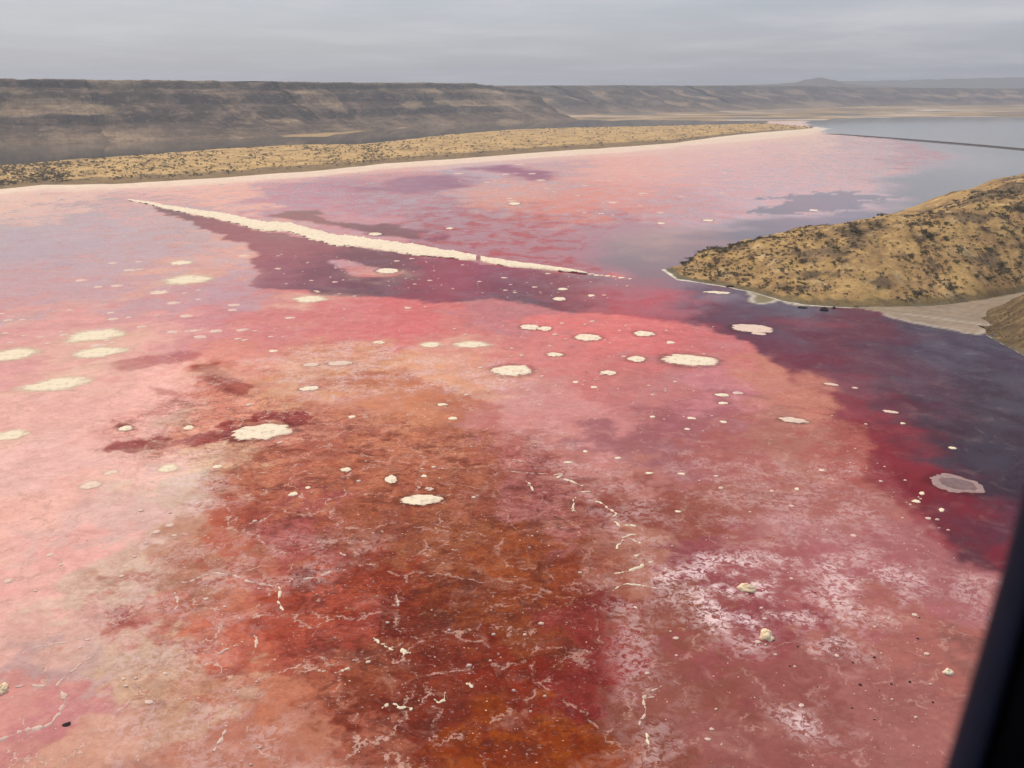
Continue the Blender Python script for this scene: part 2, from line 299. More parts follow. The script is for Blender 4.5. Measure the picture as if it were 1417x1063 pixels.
BRINE = [
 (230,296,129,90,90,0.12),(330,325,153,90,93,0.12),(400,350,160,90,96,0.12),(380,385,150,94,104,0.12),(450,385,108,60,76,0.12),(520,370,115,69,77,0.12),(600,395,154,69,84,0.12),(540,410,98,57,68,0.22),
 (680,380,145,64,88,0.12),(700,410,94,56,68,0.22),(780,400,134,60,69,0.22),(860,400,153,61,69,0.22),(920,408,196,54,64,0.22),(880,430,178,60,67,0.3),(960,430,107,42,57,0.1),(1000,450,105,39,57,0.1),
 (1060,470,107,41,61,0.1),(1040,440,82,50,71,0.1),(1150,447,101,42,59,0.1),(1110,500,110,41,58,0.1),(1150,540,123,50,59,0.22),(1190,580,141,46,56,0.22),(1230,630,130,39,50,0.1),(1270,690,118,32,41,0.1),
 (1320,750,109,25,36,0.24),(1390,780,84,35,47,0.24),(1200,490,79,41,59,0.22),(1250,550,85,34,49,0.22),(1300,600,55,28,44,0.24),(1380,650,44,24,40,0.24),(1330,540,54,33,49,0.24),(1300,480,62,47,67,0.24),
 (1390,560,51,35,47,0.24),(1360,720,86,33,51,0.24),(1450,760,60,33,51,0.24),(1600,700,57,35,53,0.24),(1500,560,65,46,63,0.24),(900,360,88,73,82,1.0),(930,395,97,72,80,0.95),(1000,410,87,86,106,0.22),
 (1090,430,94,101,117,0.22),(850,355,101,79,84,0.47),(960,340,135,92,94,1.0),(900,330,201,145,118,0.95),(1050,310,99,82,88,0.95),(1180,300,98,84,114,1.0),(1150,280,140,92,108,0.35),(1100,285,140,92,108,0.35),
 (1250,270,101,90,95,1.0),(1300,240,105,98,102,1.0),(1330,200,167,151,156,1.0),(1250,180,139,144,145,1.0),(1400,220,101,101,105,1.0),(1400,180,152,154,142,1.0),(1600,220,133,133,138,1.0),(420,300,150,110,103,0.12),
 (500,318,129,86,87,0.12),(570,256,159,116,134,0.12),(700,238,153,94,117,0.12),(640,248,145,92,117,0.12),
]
def pigment(pts, X, Y, tight=1.0):
    """smooth blend of the pigment patches; distances are measured in bearing and in inverse range from the lake's near end"""
    a = np.array(pts, float); x, y = G(a[:, 0], a[:, 1]); c = lin(a[:, 2:5]); w = a[:, 5]
    tb, tr = np.arctan2(x, y), CAM_H / np.hypot(x, y); B, Q = np.arctan2(X, Y), CAM_H / np.hypot(X, Y)
    num = np.zeros((len(X), 4)); den = np.full(len(X), 1e-12)
    for k in range(len(x)):
        e = (((B - tb[k]) / .040) ** 2 + ((Q - tr[k]) / .022) ** 2) * tight
        q = np.exp(-0.5 * np.minimum(e, 80)) + 1e-7 / (1 + e) ** 2
        num[:, :3] += q[:, None] * c[k]; num[:, 3] += q * w[k]; den += q
    return num / den[:, None]
def poly_sd(poly, X, Y):                                     # >0 inside, metres
    p = np.array(poly, float); px, py = G(p[:, 0], p[:, 1]) if p.shape[1] == 2 else (p[:, 0], p[:, 1])
    best = np.full(len(X), 1e18); ins = np.zeros(len(X), bool); n = len(px)
    for i in range(n):
        ax, ay, bx, by = px[i], py[i], px[(i + 1) % n], py[(i + 1) % n]
        ex, ey = bx - ax, by - ay; L = ex * ex + ey * ey + 1e-9
        t = np.clip(((X - ax) * ex + (Y - ay) * ey) / L, 0, 1)
        best = np.minimum(best, (X - ax - t * ex) ** 2 + (Y - ay - t * ey) ** 2)
        c = ((ay > Y) != (by > Y)) & (X < (bx - ax) * (Y - ay) / (by - ay + 1e-12) + ax)
        ins ^= c
    return np.where(ins, 1, -1) * np.sqrt(best)
def zone(poly, X, Y, amp, scale, feather, seed=0, oct=5):
    x = np.array(poly, float); gx, gy = G(x[:, 0], x[:, 1]); pad = amp * 2 + feather * 2
    m = (X > gx.min() - pad) & (X < gx.max() + pad) & (Y > gy.min() - pad) & (Y < gy.max() + pad)
    out = np.zeros(len(X)); sd = poly_sd(poly, X[m], Y[m])
    sd = sd + amp * fbm(X[m] / scale, Y[m] / scale, oct, seed, 0.6)
    out[m] = sstep(-feather, feather, sd); return out

SHORE = [(-400,285),(-200,273),(0,262),(60,256),(100,257),(200,253),(300,247),(420,238),(500,231),(530,227),(620,221),(700,215),(780,209),(860,204),(935,198)]
BEACH_TIP = [(935,198),(990,192),(1050,187),(1100,183),(1130,178)]
MUD = [(1180,425),(1215,432),(1240,441),(1262,446),(1300,453),(1340,461),(1352,463),(1375,452),(1400,436),(1440,420),(1480,400),(1420,398),(1350,412),(1280,421),(1230,424)]

LAYK = .78
def build_lake():
    pys = np.concatenate([np.linspace(1600, 1090, 50)[:-1], np.arange(1090, 250, -1.7), np.arange(250, 156, -0.9)])
    pxs = np.concatenate([np.linspace(-900, -60, 60)[:-1], np.arange(-60, 1478, 2.7), np.linspace(1478, 2300, 60)])
    PX, PY = np.meshgrid(pxs, pys, indexing='ij')
    X, Y = G(PX, PY); shp = X.shape; X = X.ravel(); Y = Y.ravel(); D = np.hypot(X, Y)
    wx = np.zeros_like(X); wy = np.zeros_like(X)
    for s, sd in ((3, 11), (9, 21), (26, 31), (80, 41)):
        a = np.minimum(1.0 * s, 0.05 * D)
        wx += a * fbm(X / s, Y / s, 3, sd, .6); wy += 1.5 * a * fbm(X / s, Y / s, 3, sd + 5, .6)
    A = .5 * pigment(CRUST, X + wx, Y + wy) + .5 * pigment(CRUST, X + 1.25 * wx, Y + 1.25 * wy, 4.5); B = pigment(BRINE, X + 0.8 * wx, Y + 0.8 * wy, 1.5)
    deep = np.zeros_like(X)
    band = [(205,283),(250,292),(300,304),(380,322),(470,338),(540,349),(620,359),(700,368),(780,377),(850,385),(905,388),(960,395),(1010,440),(985,456),(960,446),(900,441),(860,436),(780,429),(735,419),(600,417),(520,412),(455,408),(420,400),(348,398),(356,370),(345,345),(300,322),(240,300)]
    deep = zone(band, X, Y, 15, 38, 3.0, 3)
    east = [(930,385),(900,441),(960,446),(1000,462),(1035,478),(1055,490),(1085,512),(1120,545),(1185,585),(1205,625),(1225,662),(1255,700),(1300,742),(1335,775),(1395,790),(1500,800),(2300,800),(2200,380),(1500,380),(1100,380)]
    deep = np.maximum(deep, zone(east, X, Y, 13, 30, 3.2, 4))
    north = [(860,395),(830,372),(790,352),(830,338),(900,326),(960,318),(1040,305),(1150,298),(1215,288),(1240,265),(1225,248),(1290,232),(1325,216),(1290,201),(1230,191),(1132,183),(1122,172),(1110,150),(1500,140),(2200,140),(2200,420),(1200,430),(950,410)]
    far_w = zone(north, X, Y, 50, 80, 34, 6); deep = np.maximum(deep, far_w)
    for poly, a, s, f in (([(1050,291),(1072,281),(1078,273),(1120,268),(1170,266),(1240,272),(1190,279),(1170,284),(1228,292),(1150,297),(1075,297)], 60, 55, 4),
                       ([(372,299),(400,291),(445,291),(472,301),(560,314),(640,330),(600,333),(530,327),(470,313),(420,306)], 14, 40, 4),
                       ([(640,233),(700,240),(730,250),(770,246),(760,238),(700,228)], 30, 60, 25),
                       ([(560,246),(640,240),(650,258),(560,270),(500,262)], 40, 60, 30)):
        deep = np.maximum(deep, zone(poly, X, Y, a, s, f, 5))
    # rafts of crust that lie inside the brine
    for poly, a, s, f in (([(455,362),(475,358),(505,368),(535,372),(560,376),(540,383),(500,384),(480,377)], 6, 14, 2.5),
                       ([(478,415),(490,411),(510,416),(503,423),(482,421)], 5, 12, 2), ([(576,322),(598,321),(612,327),(585,330)], 7, 16, 2),
                       ([(1090,520),(1120,512),(1150,530),(1140,545),(1100,540)], 8, 14, 6), ([(440,300),(460,288),(530,300),(520,311),(470,308)], 10, 26, 3)):
        deep *= 1 - 0.9 * zone(poly, X, Y, a, s, f, 9)
    C = A * (1 - deep[:, None]) + B * deep[:, None]
    def lay(w, rgb, wet):
        C[:, :3] = C[:, :3] * (1 - w[:, None]) + lin(rgb) * LAYK * w[:, None]; C[:, 3] = C[:, 3] * (1 - w) + wet * w
    # blood-red pools in the pink crust, rusty streaks
    for poly, a, s, f, rgb, st in (
        ([(155,580),(180,588),(186,594),(172,598),(160,590)], 2.5, 6, .8, (150,60,56), .8), ([(136,622),(160,612),(200,607),(262,604),(300,598),(335,588),(350,596),(335,612),(265,614),(235,618),(205,624),(160,628)], 5, 9, 1.2, (160,52,56), .85),
        ([(148,502),(220,492),(245,480),(276,490),(240,504),(165,513)], 7, 14, 3, (178,84,92), .7), ([(268,506),(300,502),(312,518),(352,535),(330,547),(300,537),(275,526)], 6, 10, 1.5, (168,66,58), .85),
        ([(205,535),(240,540),(262,550),(245,552),(215,545)], 3, 8, 1.2, (188,100,92), .6), ([(345,572),(390,568),(428,572),(432,588),(402,590),(390,582),(350,582)], 4, 8, 1, (156,42,46), .9),
        ([(300,588),(325,580),(330,604),(310,606)], 4, 8, 1.2, (158,46,52), .85), ([(200,585),(240,570),(262,560),(268,590),(240,592)], 6, 8, 1.5, (206,168,150), .5),
        ([(240,695),(280,698),(300,704),(260,702)], 2, 6, .8, (170,92,62), .7), ([(148,848),(175,845),(210,858),(190,872),(155,872)], 4, 8, 1, (178,82,74), .8), ([(120,800),(180,795),(250,800),(340,805),(300,812),(200,810)], 5, 9, 1.5, (176,92,78), .7),
        ([(255,890),(300,885),(290,905),(262,905)], 3, 6, 1.2, (180,84,74), .7), ([(760,760),(800,770),(840,830),(850,900),(830,980),(800,1010),(790,920),(800,850),(770,800)], 8, 12, 4, (136,44,40), .4),
        ([(1360,770),(1400,800),(1420,790),(1400,740)], 3, 8, 1.5, (122,26,44), .8), ([(1200,640),(1235,655),(1260,690),(1290,735),(1320,760),(1280,740),(1240,690),(1215,672)], 4, 9, 2, (146,40,56), .6),
        ([(1060,443),(1100,440),(1180,450),(1150,457),(1100,452)], 8, 20, 5, (128,48,66), .75), ([(950,405),(900,425),(850,420),(900,400)], 14, 30, 9, (200,74,90), .5)):
        lay(zone(poly, X, Y, a, s, f, 13) * st, (rgb[0] + 8, rgb[1] + 18, rgb[2] + 14), .15)
    ochre = [(265,505),(300,500),(420,522),(560,512),(660,552),(725,600),(780,645),(855,745),(842,900),(832,1063),(480,1063),(440,985),(395,905),(335,810),(235,785),(300,705),(285,640),(322,600),(270,560)]
    oz = zone(ochre, X, Y, 13, 22, 1.2, 15, 7); inn = zone(ochre, X, Y, 10, 60, 26, 16)
    rim = np.clip(1 - np.abs(inn - .5) * 2, 0, 1) ** .6
    C[:, :3] *= 1 + rim[:, None] * np.where(oz[:, None] > .5, np.array((-.14, -.30, -.34)), np.array((.06, .10, .12))) * np.abs(oz[:, None] - .5) * 2
    # pale salt fields and cream beach
    beach = [(p[0], p[1] - 14) for p in SHORE] + [(p[0], p[1] - 3) for p in BEACH_TIP] + [(1150,178), (1120,187),(1060,193),(1000,198),(935,203)] + [(p[0], p[1] + 7.0) for p in SHORE[::-1]]
    lay(zone(beach, X, Y, 16, 60, 16, 17) * .95, (268,254,226), .0)
    beach2 = [(p[0], p[1]) for p in SHORE + BEACH_TIP] + [(1160,182),(1120,192),(1000,204),(935,210)] + [(p[0], p[1] + 13) for p in SHORE[::-1]]
    lay(zone(beach2, X, Y, 40, 80, 40, 18) * .5, (255,222,206), .1)
    for (cx, cy, hw, hh, st) in HALO:
        gx, gy = G(cx, cy); d = math.hypot(gx, gy); fx = math.hypot(d, CAM_H) / FPX; fy = (d * d + CAM_H ** 2) / (CAM_H * FPX)
        ux, uy = gx / d, gy / d; a = ((X + wx * .6 - gx) * uy - (Y + wy * .6 - gy) * ux) / (hw * fx); b = ((X + wx * .6 - gx) * ux + (Y + wy * .6 - gy) * uy) / (hh * fy)
        lay(np.exp(-(a * a + b * b)) * st, (244,206,182), .05)
    # dark margins round the raised salt islands
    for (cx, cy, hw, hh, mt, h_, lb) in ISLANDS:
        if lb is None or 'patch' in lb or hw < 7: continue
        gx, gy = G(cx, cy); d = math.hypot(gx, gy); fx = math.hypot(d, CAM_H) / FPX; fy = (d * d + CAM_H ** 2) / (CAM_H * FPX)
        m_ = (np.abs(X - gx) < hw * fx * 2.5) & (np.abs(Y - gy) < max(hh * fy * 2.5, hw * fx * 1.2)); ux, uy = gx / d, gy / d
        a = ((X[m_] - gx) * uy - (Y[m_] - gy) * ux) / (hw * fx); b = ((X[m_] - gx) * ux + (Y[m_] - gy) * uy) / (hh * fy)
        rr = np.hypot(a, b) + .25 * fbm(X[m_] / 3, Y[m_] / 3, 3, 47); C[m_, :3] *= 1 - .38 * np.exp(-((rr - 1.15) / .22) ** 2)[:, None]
    # grey mud flat with a white salt lip
    mz = zone(MUD, X, Y, 2.5, 9, .7, 19)
    streak = fbm((X * .5 + Y * .86) / 4, (X * .86 - Y * .5) / 22, 4, 23)
    mc = lin((150,134,116)) * (1 + .35 * streak[:, None]); C[:, :3] = C[:, :3] * (1 - mz[:, None]) + mc * mz[:, None]; C[:, 3] = C[:, 3] * (1 - mz) + .12 * mz
    lip = np.exp(-((poly_sd(MUD[:8], X, Y) - .0 + 1.5 * fbm(X / 7, Y / 7, 3, 29)) / 1.5) ** 2) * (Y < 470) * (X < 300); lay(np.clip(lip, 0, 1) * .85 * (D > 380), (206,196,180), .05)
    shelf = [(1036,402),(1041,410),(1040,417),(1052,421),(1070,418),(1078,414),(1092,420),(1112,424),(1120,418),(1090,408),(1060,400)]
    sz = zone(shelf, X, Y, 2.5, 8, 1.0, 27); lay(sz, (150,138,108), .1)
    lay(np.clip(np.exp(-((poly_sd(shelf[:8], X, Y) + 2.0 * fbm(X / 7, Y / 7, 3, 28)) / 1.6) ** 2), 0, 1) * .9 * (D < 700), (222,214,196), .0)
    # lagoon behind the grassy spit
    lag = [(-900,262),(0,240),(130,228),(280,220),(370,213),(480,208),(560,202),(640,196),(700,188),(780,182),(935,178),(1060,172),(1080,140),(-900,150)]
    lay(zone(lag, X, Y, 10, 60, 5, 31), (86,84,76), 1.0)
    C[:, :3] = np.clip(C[:, :3] * 1.0, .004, .88)
    # crust texture strengths
    near = sstep(900, 250, D)
    frost = np.zeros_like(X)
    for poly, st in (([(900,795),(960,765),(1040,768),(1085,800),(1100,845),(1050,885),(980,880),(930,850)], 1.0), ([(1020,770),(1100,760),(1250,765),(1300,800),(1240,850),(1180,920),(1120,900),(1080,840)], .7),
                     ([(1080,985),(1130,980),(1150,1010),(1090,1012)], 1.), ([(1280,780),(1370,800),(1350,850)], .5), ([(240,620),(300,640),(330,700),(260,720),(200,690)], .55), ([(700,590),(760,580),(860,640),(940,720),(900,800),(820,720)], .35),
                     ([(330,500),(480,470),(700,500),(760,560),(600,540),(420,560)], .5), ([(900,620),(1200,640),(1250,760),(1000,760)], .3), ([(560,740),(300,900),(500,1100),(150,1100),(100,900),(200,740)], .3), ([(840,800),(920,800),(930,1063),(860,1063)], .4)):
        frost = np.maximum(frost, zone(poly, X, Y, 6, 12, 7, 37) * st)
    dark = np.zeros_like(X)
    for poly, st in (([(300,560),(420,560),(700,600),(780,680),(860,760),(840,900),(830,1063),(480,1063),(400,940),(380,820),(300,700)], .75), ([(460,780),(640,760),(800,800),(780,900),(640,1000),(470,1000)], .8),
                     ([(680,620),(760,620),(830,690),(860,780),(760,760),(700,690)], .9), ([(140,590),(300,520),(420,560),(330,640),(160,640)], .6), ([(1130,530),(1250,600),(1260,700),(1140,600)], .35), ([(100,800),(380,760),(420,960),(200,1000)], .35), ([(400,470),(560,480),(560,540),(400,540)], .3)):
        dark = np.maximum(dark, zone(poly, X, Y, 8, 16, 9, 43) * st)
    crack = near * sstep(.55, .25, C[:, 3]) * (1 - mz) * (1 - deep)
    crack *= np.clip(sstep(60, -160, X + .2 * Y - 40) + .35, 0, 1)
    z = .12 * fbm(X / 9, Y / 9, 3, 51) * (1 - C[:, 3]) * near + .25 * mz
    me = grid_mesh('salt_lake', np.stack([X, Y, z], -1).reshape(*shp, 3)); up_facing(me)
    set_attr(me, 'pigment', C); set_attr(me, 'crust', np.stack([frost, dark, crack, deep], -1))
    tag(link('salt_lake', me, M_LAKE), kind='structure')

# salt islands: name, px, py, half width, half height (px), material, height, label
SALT, ROSY, MUDDY, YEL = 0, 1, 2, 3
ISLANDS = [
 (361,598,38,9.5,SALT,.55,'bright cream oval salt island beside the blood-red pool at left'),
 (582,692,28,6.5,SALT,.55,'cream bar-shaped salt island alone on the brown ochre crust'),
 (541,664,8,5.5,SALT,.5,'small tilted oval salt island just above the cream bar-shaped one'),
 (709,513,26,7.5,SALT,.5,'cream salt island with blunt right end in the middle of the coral crust'),
 (955,499,34,7.5,SALT,.5,'largest oval salt island on the coral crust below the peninsula tip'),
 (814,467,17,4.5,SALT,.4,'neat cream oval salt island between the twin islands and the peninsula tip'),
 (881,497,12,4,SALT,.4,'small oval salt island just left of the largest coral-crust island'),
 (891,462,13,3.5,SALT,.4,'flat oval salt island above the largest coral-crust island'),
 (928,474,6,1.8,SALT,.3,'tiny salt island midway between two ovals near the brine edge'),
 (768,491,11,2.8,SALT,.35,'thin cream salt island left of the neat oval on coral crust'),
 (842,516,10,3,SALT,.35,'small cream salt island below the neat oval on coral crust'),
 (733,453,13,3.6,SALT,.35,'left one of the twin salt islands near the purple brine'),
 (754,455,9,3,SALT,.35,'right one of the twin salt islands near the purple brine'),
 (774,414,9,2.4,SALT,.35,'oval salt island at the lower edge of the purple brine'),
 (779,400,7,1.6,SALT,.3,'thin salt island in purple brine under the spit end'),
 (818,409,5,1.3,SALT,.3,'lone small salt island in purple brine right of the oval ones'),
 (536,375,14,3.5,SALT,.4,'cream salt island on a pink raft just below the salt spit'),
 (519,324,9,1.8,SALT,.35,'thin salt island lying along the far edge of the salt spit'),
 (712,282,8,1.8,SALT,.35,'lone white salt island in the rosy brine beyond the spit'),
 (622,316,5,1.2,SALT,.3,'tiny salt island in mauve brine beyond the spit'),
 (915,309,5,1.0,SALT,.3,'left tiny white salt island in the cloud reflecting water'),
 (980,305,7,1.2,SALT,.3,'right tiny white salt island in the cloud reflecting water'),
 (1126,291,6,1.0,SALT,.3,'tiny white salt island inside the mauve patch of far water'),
 (1040,455,25,5.5,ROSY,.5,'rosy wedge-shaped salt island broken at its right end'),
 (1050,462,9,1.6,ROSY,.3,'thin white slab lying along the rosy wedge-shaped island'),
 (1063,457,4,1.5,ROSY,.3,'small white chunk off the right end of the wedge-shaped island'),
 (1322,669,27,9.5,MUDDY,.3,'dull mauve ring-shaped salt island in the dark water at right'),
 (1098,582,17,3.4,ROSY,.6,'grey-pink tilted salt slab on the crust at right'),
 (1107,427,0.1,0.1,MUDDY,.1,None),
 (999,547,9,2.2,SALT,.35,'cream salt plate above the small cluster on pink crust'),
 (1021,544,7,1.8,ROSY,.35,'tilted pink salt plate at the right of the small cluster'),
 (1001,558,7,1.6,SALT,.3,'narrow salt plate in the small cluster on pink crust'),
 (957,579,6,1.6,SALT,.3,'left salt plate below the small cluster on pink crust'),
 (1001,584,5,1.6,SALT,.3,'right salt plate below the small cluster on pink crust'),
 (951,594,4,1.3,SALT,.3,'lowest tiny salt plate below the small cluster'),
 (260,387,27,5.5,SALT,.35,'pale cream salt patch in the lavender flats at left'),
 (250,364,14,2.6,SALT,.3,'thin cream salt patch above the pale patch in lavender flats'),
 (220,405,12,2.6,ROSY,.25,'faint rosy salt patch below the pale patch in lavender flats'),
 (428,414,20,4.5,SALT,.3,'cream salt patch at the left end of the purple band'),
 (132,464,32,7,SALT,.3,'wide cream salt patch with blurred edge at left'),
 (136,488,28,6,SALT,.3,'cream salt patch directly below the wide blurred one'),
 (18,491,26,6.5,SALT,.3,'cream salt patch cut by the left picture edge'),
 (78,532,36,7.5,SALT,.3,'broad yellow-cream salt patch low on the left flats'),
 (15,602,18,5.5,SALT,.3,'small cream salt patch near the left picture edge'),
 (174,593,8,3.2,SALT,.35,'small cream salt island beside a thin red pool'),
 (261,592,6,3,SALT,.35,'small cream salt island at the head of the red pool'),
 (232,648,12,4.5,SALT,.3,'cream salt patch below the red pool'),
 (125,671,12,4.5,ROSY,.25,'faint cream patch on smooth pink crust at left'),
 (154,654,9,2.6,ROSY,.25,'small faint streak of salt above the cream patch on pink crust'),
 (301,646,6,2.3,SALT,.3,'small salt plate at the pink edge of the ochre field'),
 (652,477,22,4.5,SALT,.3,'cream salt patch with rosy halo on the coral crust'),
 (596,477,13,3.6,SALT,.3,'smaller cream patch left of the haloed coral-crust patch'),
 (524,474,8,2.2,SALT,.3,'thin salt streak left of the two haloed patches'),
 (428,538,12,3,SALT,.3,'cream streak of salt on tan crust above the ochre field'),
 (470,503,16,3,ROSY,.25,'rosy double streak of salt on the pale crust'),
 (430,505,10,2.4,ROSY,.25,'rosy streak of salt left of the double streak'),
 (378,486,6,1.7,SALT,.3,'small salt streak on the coral crust at left centre'),
 (487,577,5,1.9,SALT,.3,'curled salt plate at the top of the ochre field'),
 (627,579,6,2.2,SALT,.35,'bright little salt plate at the upper right of the ochre field'),
 (612,560,7,1.8,SALT,.3,'pale salt streak above the bright plate of the ochre field'),
 (479,650,7,3,SALT,.4,'pair-like cream salt plate with dark rim left of the tilted oval'),
 (406,684,6,2.6,SALT,.35,'cream salt plate near the left rim of the ochre field'),
 (426,675,3.2,1.8,SALT,.3,'tiny salt plate right of the one on the left rim'),
 (587,659,4,1.8,SALT,.3,'tiny salt plate right of the tilted oval island'),
 (595,677,5,2.2,ROSY,.3,'tiny rosy plate just above the bar-shaped island'),
 (843,515,0.1,0.1,MUDDY,.1,None),
 (797,529,4,1.6,SALT,.3,'tiny salt plate below the thin cream island on coral crust'),
 (822,536,5,1.5,SALT,.3,'tiny salt plate under the small cream island on coral crust'),
 (993,405,17,1.6,SALT,.4,'long narrow salt bar in the water below the peninsula tip'),
 (1150,532,9,1.3,ROSY,.25,'thin pink salt streak at the edge of the red shallows'),
 (1183,537,4,1.2,ROSY,.25,'tiny pink plate right of the streak in the red shallows'),
 (1232,570,9,1.6,ROSY,.25,'pink streak of salt in the red shallows'),
 (1249,586,3,1.2,SALT,.3,'small white plate in the red shallows near dark water'),
 (1318,620,5,1.3,SALT,.3,'small pale plate in the dark water above the ring-shaped island'),
 (1268,694,5,1.8,SALT,.3,'pale plate at the red brine edge left of the ring-shaped island'),
 (1303,706,3,2.4,SALT,.4,'bright white lump below the ring-shaped island'),
 (1276,683,3,2,SALT,.4,'small white lump left of the ring-shaped island'),
 (1103,677,2.6,2,SALT,.4,'small white lump on the pink crust at right centre'),
 (1137,651,4,1.3,SALT,.3,'small pale plate on pink crust left of the red brine edge'),
 (903,577,4,1.4,SALT,.3,'tiny plate on the mauve crust right of the coral field'),
 (898,655,5,1.4,SALT,.3,'small white plate on the mauve-brown crust'),
 (943,656,5,1.4,SALT,.3,'small white plate on mauve-brown crust, right of its twin'),
 (855,634,4.5,1.4,SALT,.3,'small white plate above the broken ridge line'),
 (810,625,3,1.6,SALT,.3,'tiny white lump above the broken ridge line'),
 (786,640,6,1.3,SALT,.3,'thin white plate above the head of the broken ridge line'),
 (938,708,4,1.4,SALT,.3,'small pale plate right of the broken ridge line'),
]
HALO = [(260,387,50,10,.7),(250,364,26,5,.5),(428,414,40,8,.7),(130,466,55,13,.75),(130,488,50,11,.75),(10,491,45,12,.7),(66,533,62,13,.8),(12,602,32,9,.7),(650,477,40,9,.55),(596,477,26,7,.55),(523,378,36,6,.6),(232,648,22,8,.6),(120,671,24,9,.4),
        (430,535,40,9,.45),(450,503,50,7,.4),(960,499,30,6,.25),(300,520,40,9,.4),(250,640,30,9,.5),(200,620,50,8,.35),(190,405,26,5,.4),(40,440,40,5,.35),(130,420,26,4,.35),(230,470,40,6,.3)]
build_lake()

# ------------------------------------------------------------------ land: ridged patches between a water line, a crest and a back line
class Patch:
    """rows of control curves (front .. back); each curve is an array of 3-D points that share the parameter u"""
    def __init__(s, curves, vs_): s.c = curves; s.v = vs_
    def at(s, u, v):
        n = s.c[0].shape[0] - 1; uu = np.clip(u, 0, 1) * n; i = np.minimum(uu.astype(int), n - 1); f = (uu - i)[..., None]
        P = [c[i] * (1 - f) + c[i + 1] * f for c in s.c]
        P = np.stack(P, 0); out = np.zeros(u.shape + (3,))
        for k in range(3):
            if k < 2:
                acc = 0
                for j in range(len(s.v) - 1):
                    t = np.clip((v - s.v[j]) / (s.v[j + 1] - s.v[j]), 0, 1)
                    acc = acc + (P[j + 1][..., k] - P[j][..., k]) * t
                out[..., k] = P[0][..., k] + acc
            else:
                acc = 0
                for j in range(len(s.v) - 1):
                    t = np.clip((v - s.v[j]) / (s.v[j + 1] - s.v[j]), 0, 1)
                    e = s.ease[j](t) if hasattr(s, 'ease') else t * t * (3 - 2 * t)
                    acc = acc + (P[j + 1][..., k] - P[j][..., k]) * e
                out[..., k] = P[0][..., k] + acc
        return out
def g3(pts, z=0.0):
    a = np.array(pts, float); x, y = G(a[:, 0], a[:, 1], z); return np.stack([x, y, 0 * x + z], -1)
def resample(P, n):
    s = np.concatenate([[0], np.cumsum(np.linalg.norm(np.diff(P, axis=0), axis=1))]); t = np.linspace(0, s[-1], n)
    return np.stack([np.interp(t, s, P[:, k]) for k in range(3)], -1)
e_up = lambda t: np.sin(t * math.pi / 2) ** 0.95
e_s = lambda t: t * t * (3 - 2 * t)

# --- the golden peninsula on the right
pen_px = [930,945,965,1000,1040,1080,1120,1181,1251,1284,1312,1350,1390,1417,1500,1700]
pen_fy = [370,383,388,394,402,414,421,424.5,424,423,421,416,409,404,392,370]
pen_cy = [369,363,354,343,335,326,318,311,302,298,293,288,283,279,262,240]
pen_cY = [602,606,612,622,618,612,606,604,606,610,614,620,626,630,650,700]
pen_sy = [369,362,353,342,334,325,317,310,301,296,281.6,264,254,246,228,200]
pen_sY = [604,610,618,632,640,650,660,672,690,720,730,740,750,760,790,860]
F = g3(list(zip(pen_px, pen_fy)), 0.3)
C1 = np.stack([P3(p, y, Y) for p, y, Y in zip(pen_px, pen_cy, pen_cY)]); C2 = np.stack([P3(p, y + 1.0, Y) for p, y, Y in zip(pen_px, pen_sy, pen_sY)])
C1[0:2, 2] = [0.4, 1.0]; C2[0:2, 2] = [0.35, 0.8]
C2[3:9, 2] = np.minimum(C2[3:9, 2], C1[3:9, 2] - 1.0)
Bk = C2.copy(); Bk[:, 1] += np.array([3, 8, 14, 40, 60, 80, 90, 110, 130, 150, 160, 170, 180, 190, 220, 260]); Bk[:, 2] = -1.5
Ap = F.copy(); apw = np.array([7, 9, 7, 6, 5, 5, 4, 3, 3, 3, 3, 3, 3, 3, 3, 3.0]); Ap[:, 1] -= apw; Ap[0, 0] -= 9; Ap[1, 0] -= 6; Ap[:, 2] = 0.02
pen = Patch([Ap, F, C1, C2, Bk], [0, .08, .55, .8, 1.0]); pen.ease = [lambda t: t, lambda t: .6 * t + .4 * e_up(t), e_s, e_s]
def pen_at(u, v):
    P = pen.at(u, v); m = sstep(.08, .2, v) * sstep(1.0, .85, v)
    P[..., 2] += m * (4.4 * fbm(P[..., 0] / 30, P[..., 1] / 70, 5, 61) * sstep(0, 9, P[..., 2]) + .9 * fbm(P[..., 0] / 8, P[..., 1] / 10, 4, 62))
    e = sstep(.0, .02, v) * sstep(.2, .05, v); P[..., 1] += (1.8 * fbm(P[..., 0] / 9, P[..., 1] / 9, 4, 63)) * sstep(.14, .0, v)
    return P
def land_mesh(name, at, nu, vv, colour):
    U, V = np.meshgrid(np.linspace(0, 1, nu), vv, indexing='ij'); P = at(U, V)
    me = grid_mesh(name, P); up_facing(me); set_attr(me, 'pigment', colour(P, U, V).reshape(-1, 4)); return tag(link(name, me, M_LAND), kind='structure')
def mixc(a, b, w): return a * (1 - w[..., None]) + b * w[..., None]
GOLD, TAN, SCRUB, MUDC, WHITE, OLIVE = (np.array(c) for c in ((.44, .29, .12), (.34, .215, .095), (.13, .092, .058), (.165, .135, .085), (.62, .56, .48), (.10, .085, .045)))
def scrubby(X, Y): return fbm(X / 36, Y / 36, 3, 71) + .5 * fbm(X / 11, Y / 11, 3, 72)
